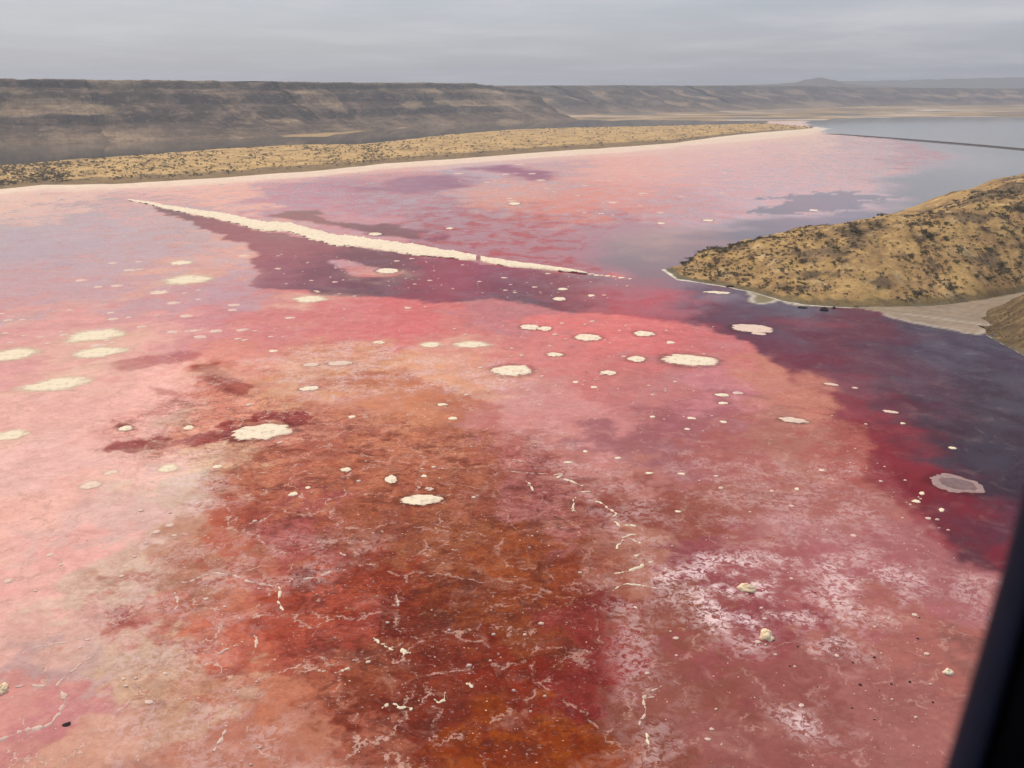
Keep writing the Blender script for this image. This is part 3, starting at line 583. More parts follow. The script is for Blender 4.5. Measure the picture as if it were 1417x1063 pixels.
def pen_col(P, U, V):
    X, Y = P[..., 0], P[..., 1]
    c = mixc(np.broadcast_to(GOLD, P.shape), TAN, sstep(-.25, .3, fbm(X / 22, Y / 22, 5, 73, .6)))
    c = mixc(c, np.array((.27, .165, .085)), sstep(.05, .4, fbm(X / 30 + 4, Y / 18, 5, 87, .6)) * .7); c = mixc(c, np.array((.54, .40, .22)), sstep(.2, .5, fbm(X / 15 + 9, Y / 15, 5, 88, .6)) * .6)
    sw = sstep(.05, .45, scrubby(X, Y) + .55 * sstep(330, 400, X) * sstep(.30, .45, V) * sstep(.62, .5, V) - .25 * sstep(.3, .12, V) + .5 * sstep(.58, .66, V) * sstep(.82, .74, V) * sstep(330, 380, X)); c = mixc(c, SCRUB, sw * .85)
    w = fbm(X / 6, Y / 6, 3, 74) * .02
    c = mixc(c, OLIVE, sstep(.118, .098, V + w) * .7)
    c = mixc(c, MUDC, sstep(.092, .075, V + w)); c = mixc(c, WHITE, sstep(.032, .020, V + w * .6))
    c = mixc(c, OLIVE * .8, sstep(.0085, .004, V + w * .3) * .0)
    sh = sstep(.1, .2, V); return np.concatenate([np.clip(c, .01, .8), sh[..., None]], -1)
land_mesh('peninsula', pen_at, 420, np.concatenate([np.linspace(0, .1, 30)[:-1], np.linspace(.1, .82, 150)[:-1], np.linspace(.82, 1, 24)]), pen_col)

# --- brown bank at the right edge, in front of the mud flat
bk_px = [1364,1372,1385,1400,1417,1460,1550,1700]; bk_fy = [461,466,473,481,490,505,535,590]; bk_cy = [459,452,441,427,412,396,372,350]; bk_cY = [436,446,452,458,464,470,480,490]
F = g3(list(zip(bk_px, bk_fy)), .2); A0 = F.copy(); A0[:, 1] -= 3.5; A0[:, 0] -= 2; A0[:, 2] = -.15
C1 = np.stack([P3(p, y, Y) for p, y, Y in zip(bk_px, bk_cy, bk_cY)]); C1[:, 2] = np.clip(C1[:, 2], .5, 40); Bk = C1.copy(); Bk[:, 1] += 30; Bk[:, 2] = -1
bank = Patch([A0, F, C1, Bk], [0, .1, .75, 1]); bank.ease = [lambda t: t, e_up, e_s]
def bank_at(u, v):
    P = bank.at(u, v); m = sstep(.1, .25, v) * sstep(1., .9, v); P[..., 2] += m * .9 * fbm(P[..., 0] / 12, P[..., 1] / 12, 4, 65); P[..., 1] += 1.6 * fbm(P[..., 0] / 7, P[..., 1] / 7, 4, 66) * sstep(.2, .0, v); return P
def bank_col(P, U, V):
    X, Y = P[..., 0], P[..., 1]; c = mixc(np.broadcast_to(np.array((.125, .085, .045)), P.shape), np.array((.22, .15, .075)), sstep(-.1, .5, fbm(X / 9, Y / 5, 4, 75)))
    w = fbm(X / 5, Y / 5, 3, 76) * .03; c = mixc(c, MUDC * .8, sstep(.14, .1, V + w)); c = mixc(c, WHITE, sstep(.05, .03, V + w)); return np.concatenate([c, sstep(.1, .3, V)[..., None]], -1)
land_mesh('brown_bank', bank_at, 120, np.linspace(0, 1, 70), bank_col)

# --- the long grassy spit across the far side of the lake
SPIT_BACK = [(-400,243),(-200,236),(0,229),(60,224),(100,221),(200,214),(280,208),(370,201),(430,200),(480,200),(560,193),(640,183),(700,179.5),(780,176),(935,173)]
sp_px = [-400,-200,0,60,100,200,300,420,500,530,620,700,780,860,935,1000,1060,1125]
sp_f = [interp(p, SHORE + BEACH_TIP[1:]) for p in sp_px]; sp_f[-4:] = [198, 189, 183, 177.5]
sp_b = [interp(p, SPIT_BACK + [(1060,169.5),(1125,174)]) for p in sp_px]
F = g3(list(zip(sp_px, sp_f))); B = g3(list(zip(sp_px, np.array(sp_b) + 2.2)))
F2 = F * .90 + B * .10; F2[:, 2] = 3.2; M = F * .45 + B * .55; M[:, 2] = [6,6,6,5,6,6,6,6.5,5,5,6,6.5,7,7,7,6,5,.8]; B2 = F * .06 + B * .94; B2[:, 2] = [5,5,4,4,5,5,5.5,6,4,4,5,6,6,6,6,5,4,.5]
F2[-4:, 2] = [2.5, 2, 1.5, .4]; F[:, 2] = -.15; B[:, 2] = -.6
spit = Patch([F, F2, M, B2, B], [0, .1, .55, .94, 1.0])
def spit_at(u, v):
    P = spit.at(u, v); m = sstep(.04, .2, v) * sstep(1., .93, v); P[..., 2] += m * (1.3 * fbm(P[..., 0] / 90, P[..., 1] / 90, 4, 67) + .5 * fbm(P[..., 0] / 25, P[..., 1] / 25, 3, 68))
    P[..., 1] += 16 * fbm(P[..., 0] / 70, P[..., 1] / 200, 4, 69) * sstep(.25, 0, v); return P
def spit_col(P, U, V):
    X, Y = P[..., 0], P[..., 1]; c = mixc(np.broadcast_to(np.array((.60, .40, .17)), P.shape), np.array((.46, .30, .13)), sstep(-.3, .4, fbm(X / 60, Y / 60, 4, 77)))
    c = mixc(c, np.array((.20, .135, .075)), sstep(.16, .10, V + .06 * fbm(X / 40, Y / 40, 3, 78)) * .85)  # shade on the lakeward front bank, painted as darker brown
    c = mixc(c, SCRUB, sstep(.15, .5, fbm(X / 45, Y / 60, 4, 79)) * .55)
    return np.concatenate([c, (.4 + .6 * sstep(.03, .12, V))[..., None]], -1)
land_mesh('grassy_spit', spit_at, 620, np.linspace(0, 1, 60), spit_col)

# --- the ground sheet to the horizon and the far flats of sand, scrub and shallow water
def far_ground():
    d = np.concatenate([[30, 900, 1600, 2200], np.geomspace(2600, 15500, 190)]); az = np.linspace(-R(70), R(70), 340)
    Dm, Am = np.meshgrid(d, az, indexing='xy'); X = Dm * np.sin(Am); Y = Dm * np.cos(Am)
    shore_px = [(-900,185),(300,186),(430,190),(500,186),(560,180),(620,171),(700,167),(800,167),(900,167),(1000,167.5),(1080,168.5),(1130,166.5),(1200,163.5),(1300,162),(1417,163),(1600,166),(2300,170)]
    s = np.array(shore_px, float); sx, sy = G(s[:, 0], s[:, 1]); sd = np.hypot(sx, sy); sa = np.arctan2(sx, sy)
    far = Dm - np.interp(Am, sa, sd)
    n = fbm(X / 260, Y / 900, 4, 81)
    z = -2.5 + 3.2 * sstep(-60, 120, far + 260 * n)
    z = np.maximum(z, -2.5) + np.where(far > 60, np.clip(far / 3000, 0, 1) * 5, 0) * 1.0 + .8 * fbm(X / 160, Y / 300, 3, 82) * sstep(0, 300, far)
    # shallow pans between the bars
    pan = sstep(.12, .3, fbm(X / 500 + 3, Y / 420, 4, 83)) * sstep(100, 400, far) * sstep(2600, 900, far)
    c = mixc(np.broadcast_to(np.array((.42, .28, .13)), X.shape + (3,)), np.array((.26, .185, .10)), sstep(-.2, .3, fbm(X / 300, Y / 160, 4, 84)))
    c = mixc(c, np.array((.13, .10, .065)), sstep(.05, .35, fbm(X / 420, Y / 200, 4, 85)) * .8)
    c = mixc(c, np.array((.70, .58, .46)), sstep(.12, .24, fbm(X / 800, Y / 190, 5, 86)) * .85); c = mixc(c, np.array((.50, .33, .15)), sstep(.1, .3, fbm(X / 500 + 7, Y / 260, 5, 89)) * .7); c = mixc(c, np.array((.13, .14, .15)), pan)
    c = mixc(c, np.array((.09, .085, .07)), sstep(3000, 5000, far) * .7)
    me = grid_mesh('ground', np.stack([X, Y, z], -1)); up_facing(me); set_attr(me, 'pigment', np.concatenate([c, 0 * c[..., :1] + .8], -1).reshape(-1, 4))
    tag(link('ground', me, M_LAND), kind='structure')
far_ground()

# --- escarpments
def scarp(name, base, top_z, prof, n_u, seed, gully, tilt=0.0):
    """base: (px, py) line of the foot; prof: (run, height fraction) pairs of the face"""
    Pb = resample(g3(base), n_u); T = np.gradient(Pb, axis=0); T /= np.linalg.norm(T, axis=1)[:, None]; N = np.stack([-T[:, 1], T[:, 0], 0 * T[:, 0]], -1)
    if np.mean(N[:, 1]) < 0: N = -N
    s = np.concatenate([[0], np.cumsum(np.linalg.norm(np.diff(Pb, axis=0), axis=1))])
    run = np.concatenate([np.linspace(-60, prof[-1][0], 70), prof[-1][0] + np.array([15, 60, 200, 600, 1500, 3500])])
    S, Rn = np.meshgrid(s, run, indexing='ij')
    top = np.interp(s, np.linspace(0, s[-1], len(top_z)), top_z)[:, None] + 3.5 * fbm(S / 160, S * 0 + 2, 5, seed)
    gl = gully * fbm(S / 210, Rn / 900, 5, seed + 1, .55) + .3 * gully * np.abs(fbm(S / 60, Rn / 240, 4, seed + 2))
    hf = np.interp(Rn + gl, [-80] + [p[0] for p in prof] + [9e3], [-.03] + [p[1] for p in prof] + [1.0])
    st = .022 * fbm(hf * 9 + 5, S / 700, 3, seed + 3)
    z = np.minimum((hf + st * (hf > .12) * (hf < .95)) * top, top + 3) + np.where(Rn > prof[-1][0] - 40, 1.5 * fbm(S / 25, Rn / 25, 3, seed + 4), 0)
    z = z + 2.2 * fbm(S / 40, Rn / 30, 3, seed + 5) * sstep(.05, .2, hf)
    P = Pb[:, None, :] + N[:, None, :] * Rn[..., None]; P[..., 2] = z
    X, Y = P[..., 0], P[..., 1]
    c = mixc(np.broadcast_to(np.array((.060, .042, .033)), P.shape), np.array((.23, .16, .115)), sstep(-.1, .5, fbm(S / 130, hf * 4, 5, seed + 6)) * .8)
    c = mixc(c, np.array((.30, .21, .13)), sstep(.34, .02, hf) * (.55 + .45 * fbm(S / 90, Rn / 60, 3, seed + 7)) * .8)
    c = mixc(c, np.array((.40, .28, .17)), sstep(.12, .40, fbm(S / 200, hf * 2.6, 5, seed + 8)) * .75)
    if name == 'near_escarpment':  # sunlit patch near the spur end, painted into the rock colour
        c = mixc(c, np.array((.42, .30, .20)), np.exp(-((S / s[-1] - .90) / .055) ** 2) * sstep(.15, .4, hf) * sstep(1.0, .8, hf) * (.75 + .5 * fbm(S / 60, hf * 6, 4, 99)))
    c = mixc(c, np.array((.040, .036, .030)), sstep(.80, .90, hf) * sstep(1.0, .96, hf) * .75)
    c = mixc(c, np.array((.16, .125, .07)), sstep(.985, 1.0, hf) * .7)
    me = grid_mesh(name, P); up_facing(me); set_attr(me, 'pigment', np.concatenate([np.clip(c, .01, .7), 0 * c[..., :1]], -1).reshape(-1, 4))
    return tag(link(name, me, M_SCARP), kind='structure'), P
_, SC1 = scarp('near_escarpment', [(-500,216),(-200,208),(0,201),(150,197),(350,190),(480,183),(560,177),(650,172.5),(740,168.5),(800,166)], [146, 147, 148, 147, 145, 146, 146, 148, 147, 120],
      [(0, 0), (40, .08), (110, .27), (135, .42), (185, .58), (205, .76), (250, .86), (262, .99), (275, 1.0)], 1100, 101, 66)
scarp('far_escarpment', [(640,163),(760,160.5),(860,158.5),(960,156),(1060,153),(1120,150.5),(1180,149),(1260,147.5),(1340,147),(1420,147),(1600,147),(2000,148)], [140, 146, 150, 150, 154, 156, 146, 138, 137, 136, 136, 138],
      [(0, 0), (90, .10), (230, .30), (290, .48), (420, .64), (470, .84), (540, .92), (560, 1.0)], 700, 131, 120)
# --- hazy hills beyond the far escarpment
def hills(name, pts, Y, depth, seed, colr):
    a = np.array(pts, float); px = np.linspace(a[0, 0], a[-1, 0], 260); py = np.interp(px, a[:, 0], a[:, 1]); crest = np.stack([P3(p, y, Y) for p, y in zip(px, py)])
    crest[:, 2] += 14 * fbm(px / 30, px * 0, 4, seed); t = np.linspace(-1, 1, 26); P = np.repeat(crest[:, None, :], len(t), 1)
    P[..., 1] += t * depth; P[..., 2] = P[..., 2] * (1 - np.abs(t) ** 1.4) - 5 + 14 * fbm(P[..., 0] / 300, P[..., 1] / 300, 4, seed + 1) * (1 - np.abs(t))
    me = grid_mesh(name, P); up_facing(me); c = np.broadcast_to(np.array(colr + (0,)), P.shape[:2] + (4,)); set_attr(me, 'pigment', c.reshape(-1, 4)); tag(link(name, me, M_SCARP), kind='structure')
hills('distant_hill', [(980,122),(1060,117),(1100,114),(1118,109),(1135,107.5),(1152,109),(1170,115),(1230,119),(1300,123)], 9800, 900, 141, (.12, .10, .085))
hills('distant_mountains', [(880,122),(1000,118),(1080,115),(1160,112),(1230,110.5),(1300,109),(1360,107),(1417,106),(1520,104),(1700,104),(1900,118)], 13300, 1300, 151, (.12, .10, .085))

# ------------------------------------------------------------------ salt spit and islands
def blob_mesh(name, hw, hd, h, seed, segs=40, jag=.16, elong=None):
    """low salt plate: ragged outline, steep broken rim, uneven top; hw across, hd in depth"""
    rr = np.array([0.0, .35, .62, .82, .93, 1.0, 1.05]); zz_ = np.array([1.0, .98, .92, .86, .74, .30, -.5])
    th = np.linspace(0, 2 * math.pi, segs, endpoint=False); r0 = 1 + jag * fbm(np.cos(th) * 1.3 + seed, np.sin(th) * 1.3 + seed * .37, 4, 200 + seed % 50, .6) * 1.6
    V = np.zeros((segs, len(rr), 3)); V[..., 0] = hw * rr[None] * (r0 * np.cos(th))[:, None]; V[..., 1] = hd * rr[None] * (r0 * np.sin(th))[:, None]
    V[..., 2] = h * (zz_[None] + .35 * fbm(V[..., 0] / max(hw, .5) * 2 + seed, V[..., 1] / max(hd, .5) * 2, 3, 220 + seed % 40) * (rr[None] < 1))
    return grid_mesh(name, V, close_u=True)
SM = [M_SALT, M_SALTP, M_SALTG, M_ROCKY]
def footprint(px, py):
    x, y = G(px, py); d = math.hypot(x, y); return float(x), float(y), math.hypot(d, CAM_H) / FPX, (d * d + CAM_H ** 2) / (CAM_H * FPX)
def place_salt(name, px, py, hw, hh, mat, h, label, cat, group, seed, jag=.16, segs=40, thin=False):
    x, y, fx, fy = footprint(px, py); gr = 1.45 if thin else 1.12 if segs >= 40 else 1.0; me = blob_mesh(name, hw * fx * gr, max(hh * fy * gr, .18), h, seed, segs, jag)
    edged = segs >= 40 and mat < 2
    if thin or edged:
        rr_ = np.tile([0, .35, .62, .82, .93, 1, 1.05], segs); set_attr(me, 'cover', np.stack([np.clip(1.15 - rr_, 0, 1)] * 3 + [rr_ * 0 + 1], -1))
    o = link(name, me, (M_DUST, M_DUSTP)[mat] if thin else (M_CRUMB, M_CRUMBP)[mat] if edged else SM[mat]); o.location = (x, y, .02); o.rotation_euler.z = -math.atan2(x, y); tag(o, label, cat, group); return o
k = 0
for (px, py, hw, hh, mt, h, lab) in ISLANDS:
    if lab is None: continue
    k += 1; big = hw > 7
    name = 'salt_island' if 'island' in lab else 'salt_patch' if 'patch' in lab else 'salt_plate'
    h *= .16 if name == 'salt_patch' else .5
    place_salt(name, px, py, hw * .95, hh * .92, mt, h, lab, name.replace('_', ' '), {'salt_island': 'salt islands on the lake', 'salt_patch': 'blurred salt patches on the flats'}.get(name, 'salt plates on the crust'), k, .2 if big else .3, 44 if big else 22, name == 'salt_patch')
# water-filled hollow of the ring-shaped island
for o in list(COL.objects):
    if o.get('label', '').startswith('dull mauve ring'):
        x, y, fx, fy = footprint(1322, 669); rm = blob_mesh('wet_hollow', 20 * fx, 6.3 * fy, .04, 77); r = link('wet_hollow', rm, plain_material('wet_mud', (.16, .09, .09), (.22, .14, .13), .4, .25)); r.parent = o; r.location = (2 * fx, -.6 * fy, .17)

def spit_mesh(name, pts, seed, n):
    """pts: (px, py, half height in px); a broad low ridge of salt"""
    a = np.array(pts, float); t = np.linspace(0, 1, n); s = np.linspace(0, 1, len(a)); px = np.interp(t, s, a[:, 0]); py = np.interp(t, s, a[:, 1]); w = np.interp(t, s, a[:, 2]) * 1.12
    xa, ya = G(px, py + w); xb, yb = G(px, py - w); A = np.stack([xa, ya], -1); B = np.stack([xb, yb], -1)
    cen = (A + B) / 2; half = (B - A) / 2; cross = np.linspace(-1, 1, 15); L = np.concatenate([[0], np.cumsum(np.linalg.norm(np.diff(cen, axis=0), axis=1))])
    cen = cen + half * (.55 * fbm(L / 75, L * 0 + 3, 3, seed + 7))[:, None] * np.clip((L[-1] - L) / 30, 0, 1)[:, None]
    V = np.zeros((n, 15, 3)); base = np.array([-.6, .35, .8, 1.0, 1.1, 1.15, 1.2, 1.2, 1.2, 1.15, 1.1, 1.0, .85, .4, -.6])
    jl = 1 + .35 * fbm(L / 22, L * 0 + 1, 5, seed, .6); jr = 1 + .55 * fbm(L / 12, L * 0 + 9, 5, seed + 1, .7)
    for j, c in enumerate(cross):
        f = c * (jl if c < 0 else jr); V[:, j, :2] = cen + half * f[:, None]
    V[..., 2] = base[None] * np.minimum(1, w / 2.2)[:, None] * 1.25 + .3 * fbm(V[..., 0] / 10, V[..., 1] / 10, 4, seed + 2) * (np.abs(cross)[None] < .9)
    me = grid_mesh(name, V); up_facing(me); cv = np.clip((1.06 - np.abs(cross))[None] * np.clip(w / 3, .45, 1)[:, None] * 1.25, 0, 1).ravel(); set_attr(me, 'cover', np.stack([cv] * 3 + [cv * 0 + 1], -1)); return me
tag(link('salt_spit', spit_mesh('salt_spit', [(178,277,1.2),(215,284,2.2),(255,291.5,3.4),(300,299,5),(345,307.5,6.2),(400,318,7),(440,326.5,7.6),(480,333,7.8),(510,338,7),(545,340.5,7.2),(575,345,7.6),(610,351,6),(640,355,4.6),(659,357.6,3.6)], 301, 520), M_SPIT),
    'long cream salt spit slanting across the pink lake', 'salt spit')
tag(link('salt_spit', spit_mesh('salt_spit', [(665,358.2,3.4),(690,362.5,4),(706,364.8,4),(740,369,2.8),(770,373.2,2.3),(800,377,1.8),(812,378.6,1.0)], 311, 260), M_SPIT),
    'thin tail end of the salt spit beyond a dark crack', 'salt spit')
for i, (px, py, hw) in enumerate([(818,379.6,5), (826,381,4), (833,381.6,3), (841,382.2,4), (850,383,3), (860,384.6,4.5), (872,386.2,2.5)]):
    place_salt('salt_plate', px, py, hw, .9, SALT if i % 2 else ROSY, .3, ('first', 'second', 'third', 'fourth', 'fifth', 'sixth', 'last')[i] + ' small salt plate in the beaded line off the spit tail', 'salt plate', 'beaded line of plates at the spit end', 400 + i, .3, 18)

# scattered small plates, region by region
def scatter(region, n, smin, smax, aspect, mat, label, group, seed, h=.3, name='salt_plate'):
    r = np.random.default_rng(seed); done = 0; poly = np.array(region, float); x0, y0 = poly.min(0); x1, y1 = poly.max(0)
    base = [blob_mesh(name, 1, 1, 1, seed * 3 + q, 14, .32) for q in range(4)]
    for b in base: b.materials.append(SM[mat]); b.polygons.foreach_set('use_smooth', np.ones(len(b.polygons), bool))
    while done < n:
        px = r.uniform(x0, x1); py = r.uniform(y0, y1)
        gx, gy = G(px, py)
        if poly_sd(region, np.array([gx]), np.array([gy]))[0] < 0: continue
        if fbm(np.array([gx / 30]), np.array([gy / 30]), 2, seed)[0] < r.uniform(-.5, .35): continue
        x, y, fx, fy = footprint(px, py); s = smin + (smax - smin) * r.random() ** 2.2
        o = bpy.data.objects.new(name, base[done % 4]); COL.objects.link(o); o.location = (x, y, .02); o.rotation_euler.z = r.normal(0, .35)
        o.scale = (s * fx, max(s * aspect * fy, .15), h * r.uniform(.6, 1.2)); gu = (px - x0) / (x1 - x0); gv = (py - y0) / (y1 - y0)
        place = ('far', 'middle', 'near')[min(2, int(gv * 3))] + ' ' + ('left end', 'left half', 'centre', 'right half', 'right end')[min(4, int(gu * 5))]
        tag(o, ('larger ' if s > smin + .3 * (smax - smin) else 'tiny ') + label + ', ' + place, name.replace('_', ' '), group); done += 1
scatter([(400,345),(520,352),(700,372),(870,392),(860,425),(600,412),(470,410),(370,395),(360,350)], 40, 1.4, 4.2, .22, ROSY, 'white salt plate in the purple brine below the spit', 'tiny plates in the purple brine', 501)
scatter([(0,425),(420,430),(400,470),(150,478),(0,480)], 34, 3, 9, .22, ROSY, 'thin salt streak on the pink flats at left', 'thin streaks on the left flats', 502, .18, 'salt_streak')
scatter([(160,340),(360,350),(380,430),(60,425)], 14, 3, 8, .2, ROSY, 'thin salt streak on the lavender shallows at left', 'thin streaks on the lavender shallows', 503, .15, 'salt_streak')
scatter([(420,425),(720,425),(1000,470),(960,560),(700,560),(420,470)], 36, 1.8, 5, .3, ROSY, 'pale salt plate strewn over the coral crust', 'tiny plates on the coral crust', 504)
scatter([(290,560),(640,540),(780,640),(830,820),(760,1000),(480,980),(380,800),(300,680)], 46, 1.3, 4, .42, ROSY, 'pale salt lump strewn over the brown ochre crust', 'tiny lumps on the ochre crust', 505, .35, 'salt_lump')
scatter([(560,235),(760,222),(1000,220),(1020,290),(800,300),(700,280)], 46, 2, 7, .16, ROSY, 'rosy salt streak on the far pink shallows', 'tiny streaks on the far shallows', 506, .2, 'salt_streak')
scatter([(1150,540),(1260,620),(1330,740),(1260,720),(1180,620)], 9, 1.5, 4, .35, ROSY, 'pink salt plate strewn in the red shallows at right', 'tiny plates in the red shallows', 507)
scatter([(880,620),(1180,640),(1300,760),(1320,900),(1250,1063),(860,1063),(880,800)], 40, 1.5, 4, .45, ROSY, 'pale salt lump on the dusky crust at lower right', 'tiny lumps on the dusky crust', 508, .25, 'salt_lump')
scatter([(0,640),(280,660),(380,820),(360,1063),(0,1063)], 26, 2, 6, .4, ROSY, 'pale salt lump on the smooth crust at lower left', 'tiny lumps on the pink crust', 509, .25, 'salt_lump')

# yellowed salt boulders and dark stones
def boulder(name, px, py, rw, rh, mat, label, cat, group, seed, squash=.6):
    x, y, fx, fy = footprint(px, py); s = rw * fx; th = np.linspace(0, 2 * math.pi, 20, endpoint=False); ph = np.linspace(math.pi / 2, -.35, 10)
    T, Pp = np.meshgrid(th, ph, indexing='ij'); n = 1 + .6 * fbm(np.cos(T) * 1.1 + seed, np.sin(T) * 1.1 + Pp * 1.3, 4, seed, .6)
    V = np.stack([s * n * np.cos(T) * np.cos(Pp), .75 * s * n * np.sin(T) * np.cos(Pp), squash * s * n * np.sin(Pp)], -1)
    o = link(name, grid_mesh(name, V, True), mat); o.location = (x, y, 0); o.rotation_euler.z = seed * 1.7; tag(o, label, cat, group)
boulder('salt_boulder', 1033, 815, 11, 6, M_ROCKY, 'yellowed salt boulder standing in the frosty white patch', 'boulder', 'yellowed salt boulders', 11)
boulder('salt_boulder', 1060, 880, 11, 6, M_ROCKY, 'yellowed salt boulder below the frosty white patch', 'boulder', 'yellowed salt boulders', 12)
boulder('salt_boulder', 1312, 931, 6.5, 5, M_SALT, 'small whitish salt boulder beside the aircraft window post', 'boulder', 'yellowed salt boulders', 13)
boulder('salt_boulder', 3, 955, 9, 6, M_ROCKY, 'yellowed salt boulder at the left picture edge', 'boulder', 'yellowed salt boulders', 14)
for i, (px, py, s) in enumerate([(1190,948,3.2),(1192,949.5,1.8),(1210,910,2.6),(1233,947,2.6),(1259,944,2.8),(1270,884,2.4),(1272,855,2.0),(1179,980,2.0),(1291,972,2.2),(1210,996,2.2),(1180,917,2.0),(1093,922,2.0),(1104,895,2.2),(1217,956,1.7),(1128,820,1.8),(1131,951,1.6)]):
    boulder('dark_stone', px, py, s * .75, s, M_DARK, 'small black stone on the dusky crust, ' + ('beside its twin', 'touching a larger stone', 'upper left of the window post', 'between two others in a row', 'at the right end of the row', 'high near the post', 'highest one near the post', 'below the row at left', 'low beside the post', 'lowest one of all', 'right of the frosty patch', 'left of the frosty tail', 'under a yellowed boulder', 'just under the row', 'inside the frosty patch', 'low at the left')[i], 'stone', 'black stones at lower right', 30 + i, .5)
boulder('dark_stone', 92, 1003, 4.5, 3, M_DARK, 'dark elongated stone on pink crust at lower left', 'stone', None, 61, .3)
for i, (px, py, s, lab) in enumerate([(1140,430,5.5,'dark peaked rock standing in water just off the peninsula shore'),(1154,427,3,'smaller dark rock beside the peaked one off the shore'),(1110,426,6,'flat dark rock at the foot of the peninsula shore'),(1184,425,3.5,'dark rock at the water end of the mud flat'),(1010,397,6,'low dark rock in the water near the peninsula tip')]):
    boulder('shore_rock', px, py, s, s, M_DARK, lab, 'rock', 'rocks off the peninsula', 70 + i, .75 if i < 2 else .3)

# salt pressure ridges
def ridge(pts, label, seed, w0=.55, gap=.25, mat=SALT):
    a = np.array(pts, float); x, y = G(a[:, 0], a[:, 1]); P = resample(np.stack([x, y, 0 * x], -1), max(10, int(np.sum(np.hypot(np.diff(x), np.diff(y))) / .45)))
    P[:, :2] += .5 * np.stack([fbm(np.arange(len(P)) / 5, P[:, 0] * 0, 3, seed), fbm(np.arange(len(P)) / 5, P[:, 0] * 0 + 5, 3, seed + 1)], -1)
    T = np.gradient(P, axis=0); T /= np.linalg.norm(T, axis=1)[:, None] + 1e-9; N = np.stack([-T[:, 1], T[:, 0], 0 * T[:, 0]], -1); i = np.arange(len(P))
    w = w0 * (1 + .9 * fbm(i / 4, i * 0 + 3, 3, seed + 2)) * np.sin(np.clip((i + 1) / (len(P) + 1), 0, 1) * math.pi) ** .4; w = np.maximum(w, .05); w[fbm(i / 5, i * 0 + 8, 3, seed + 3) < -gap] *= .12
    cr = np.array([-1, -.55, 0, .5, 1.0]); hz_ = np.array([-.15, .6, 1, .7, -.15]); V = P[:, None, :] + N[:, None, :] * (w[:, None] * cr[None])[..., None]
    V[..., 2] = hz_[None] * np.minimum(w, .6)[:, None] * .55 + .04
    me = grid_mesh('salt_ridge', V); up_facing(me); tag(link('salt_ridge', me, SM[mat]), label, 'salt ridge', 'low salt ridges on the crust')
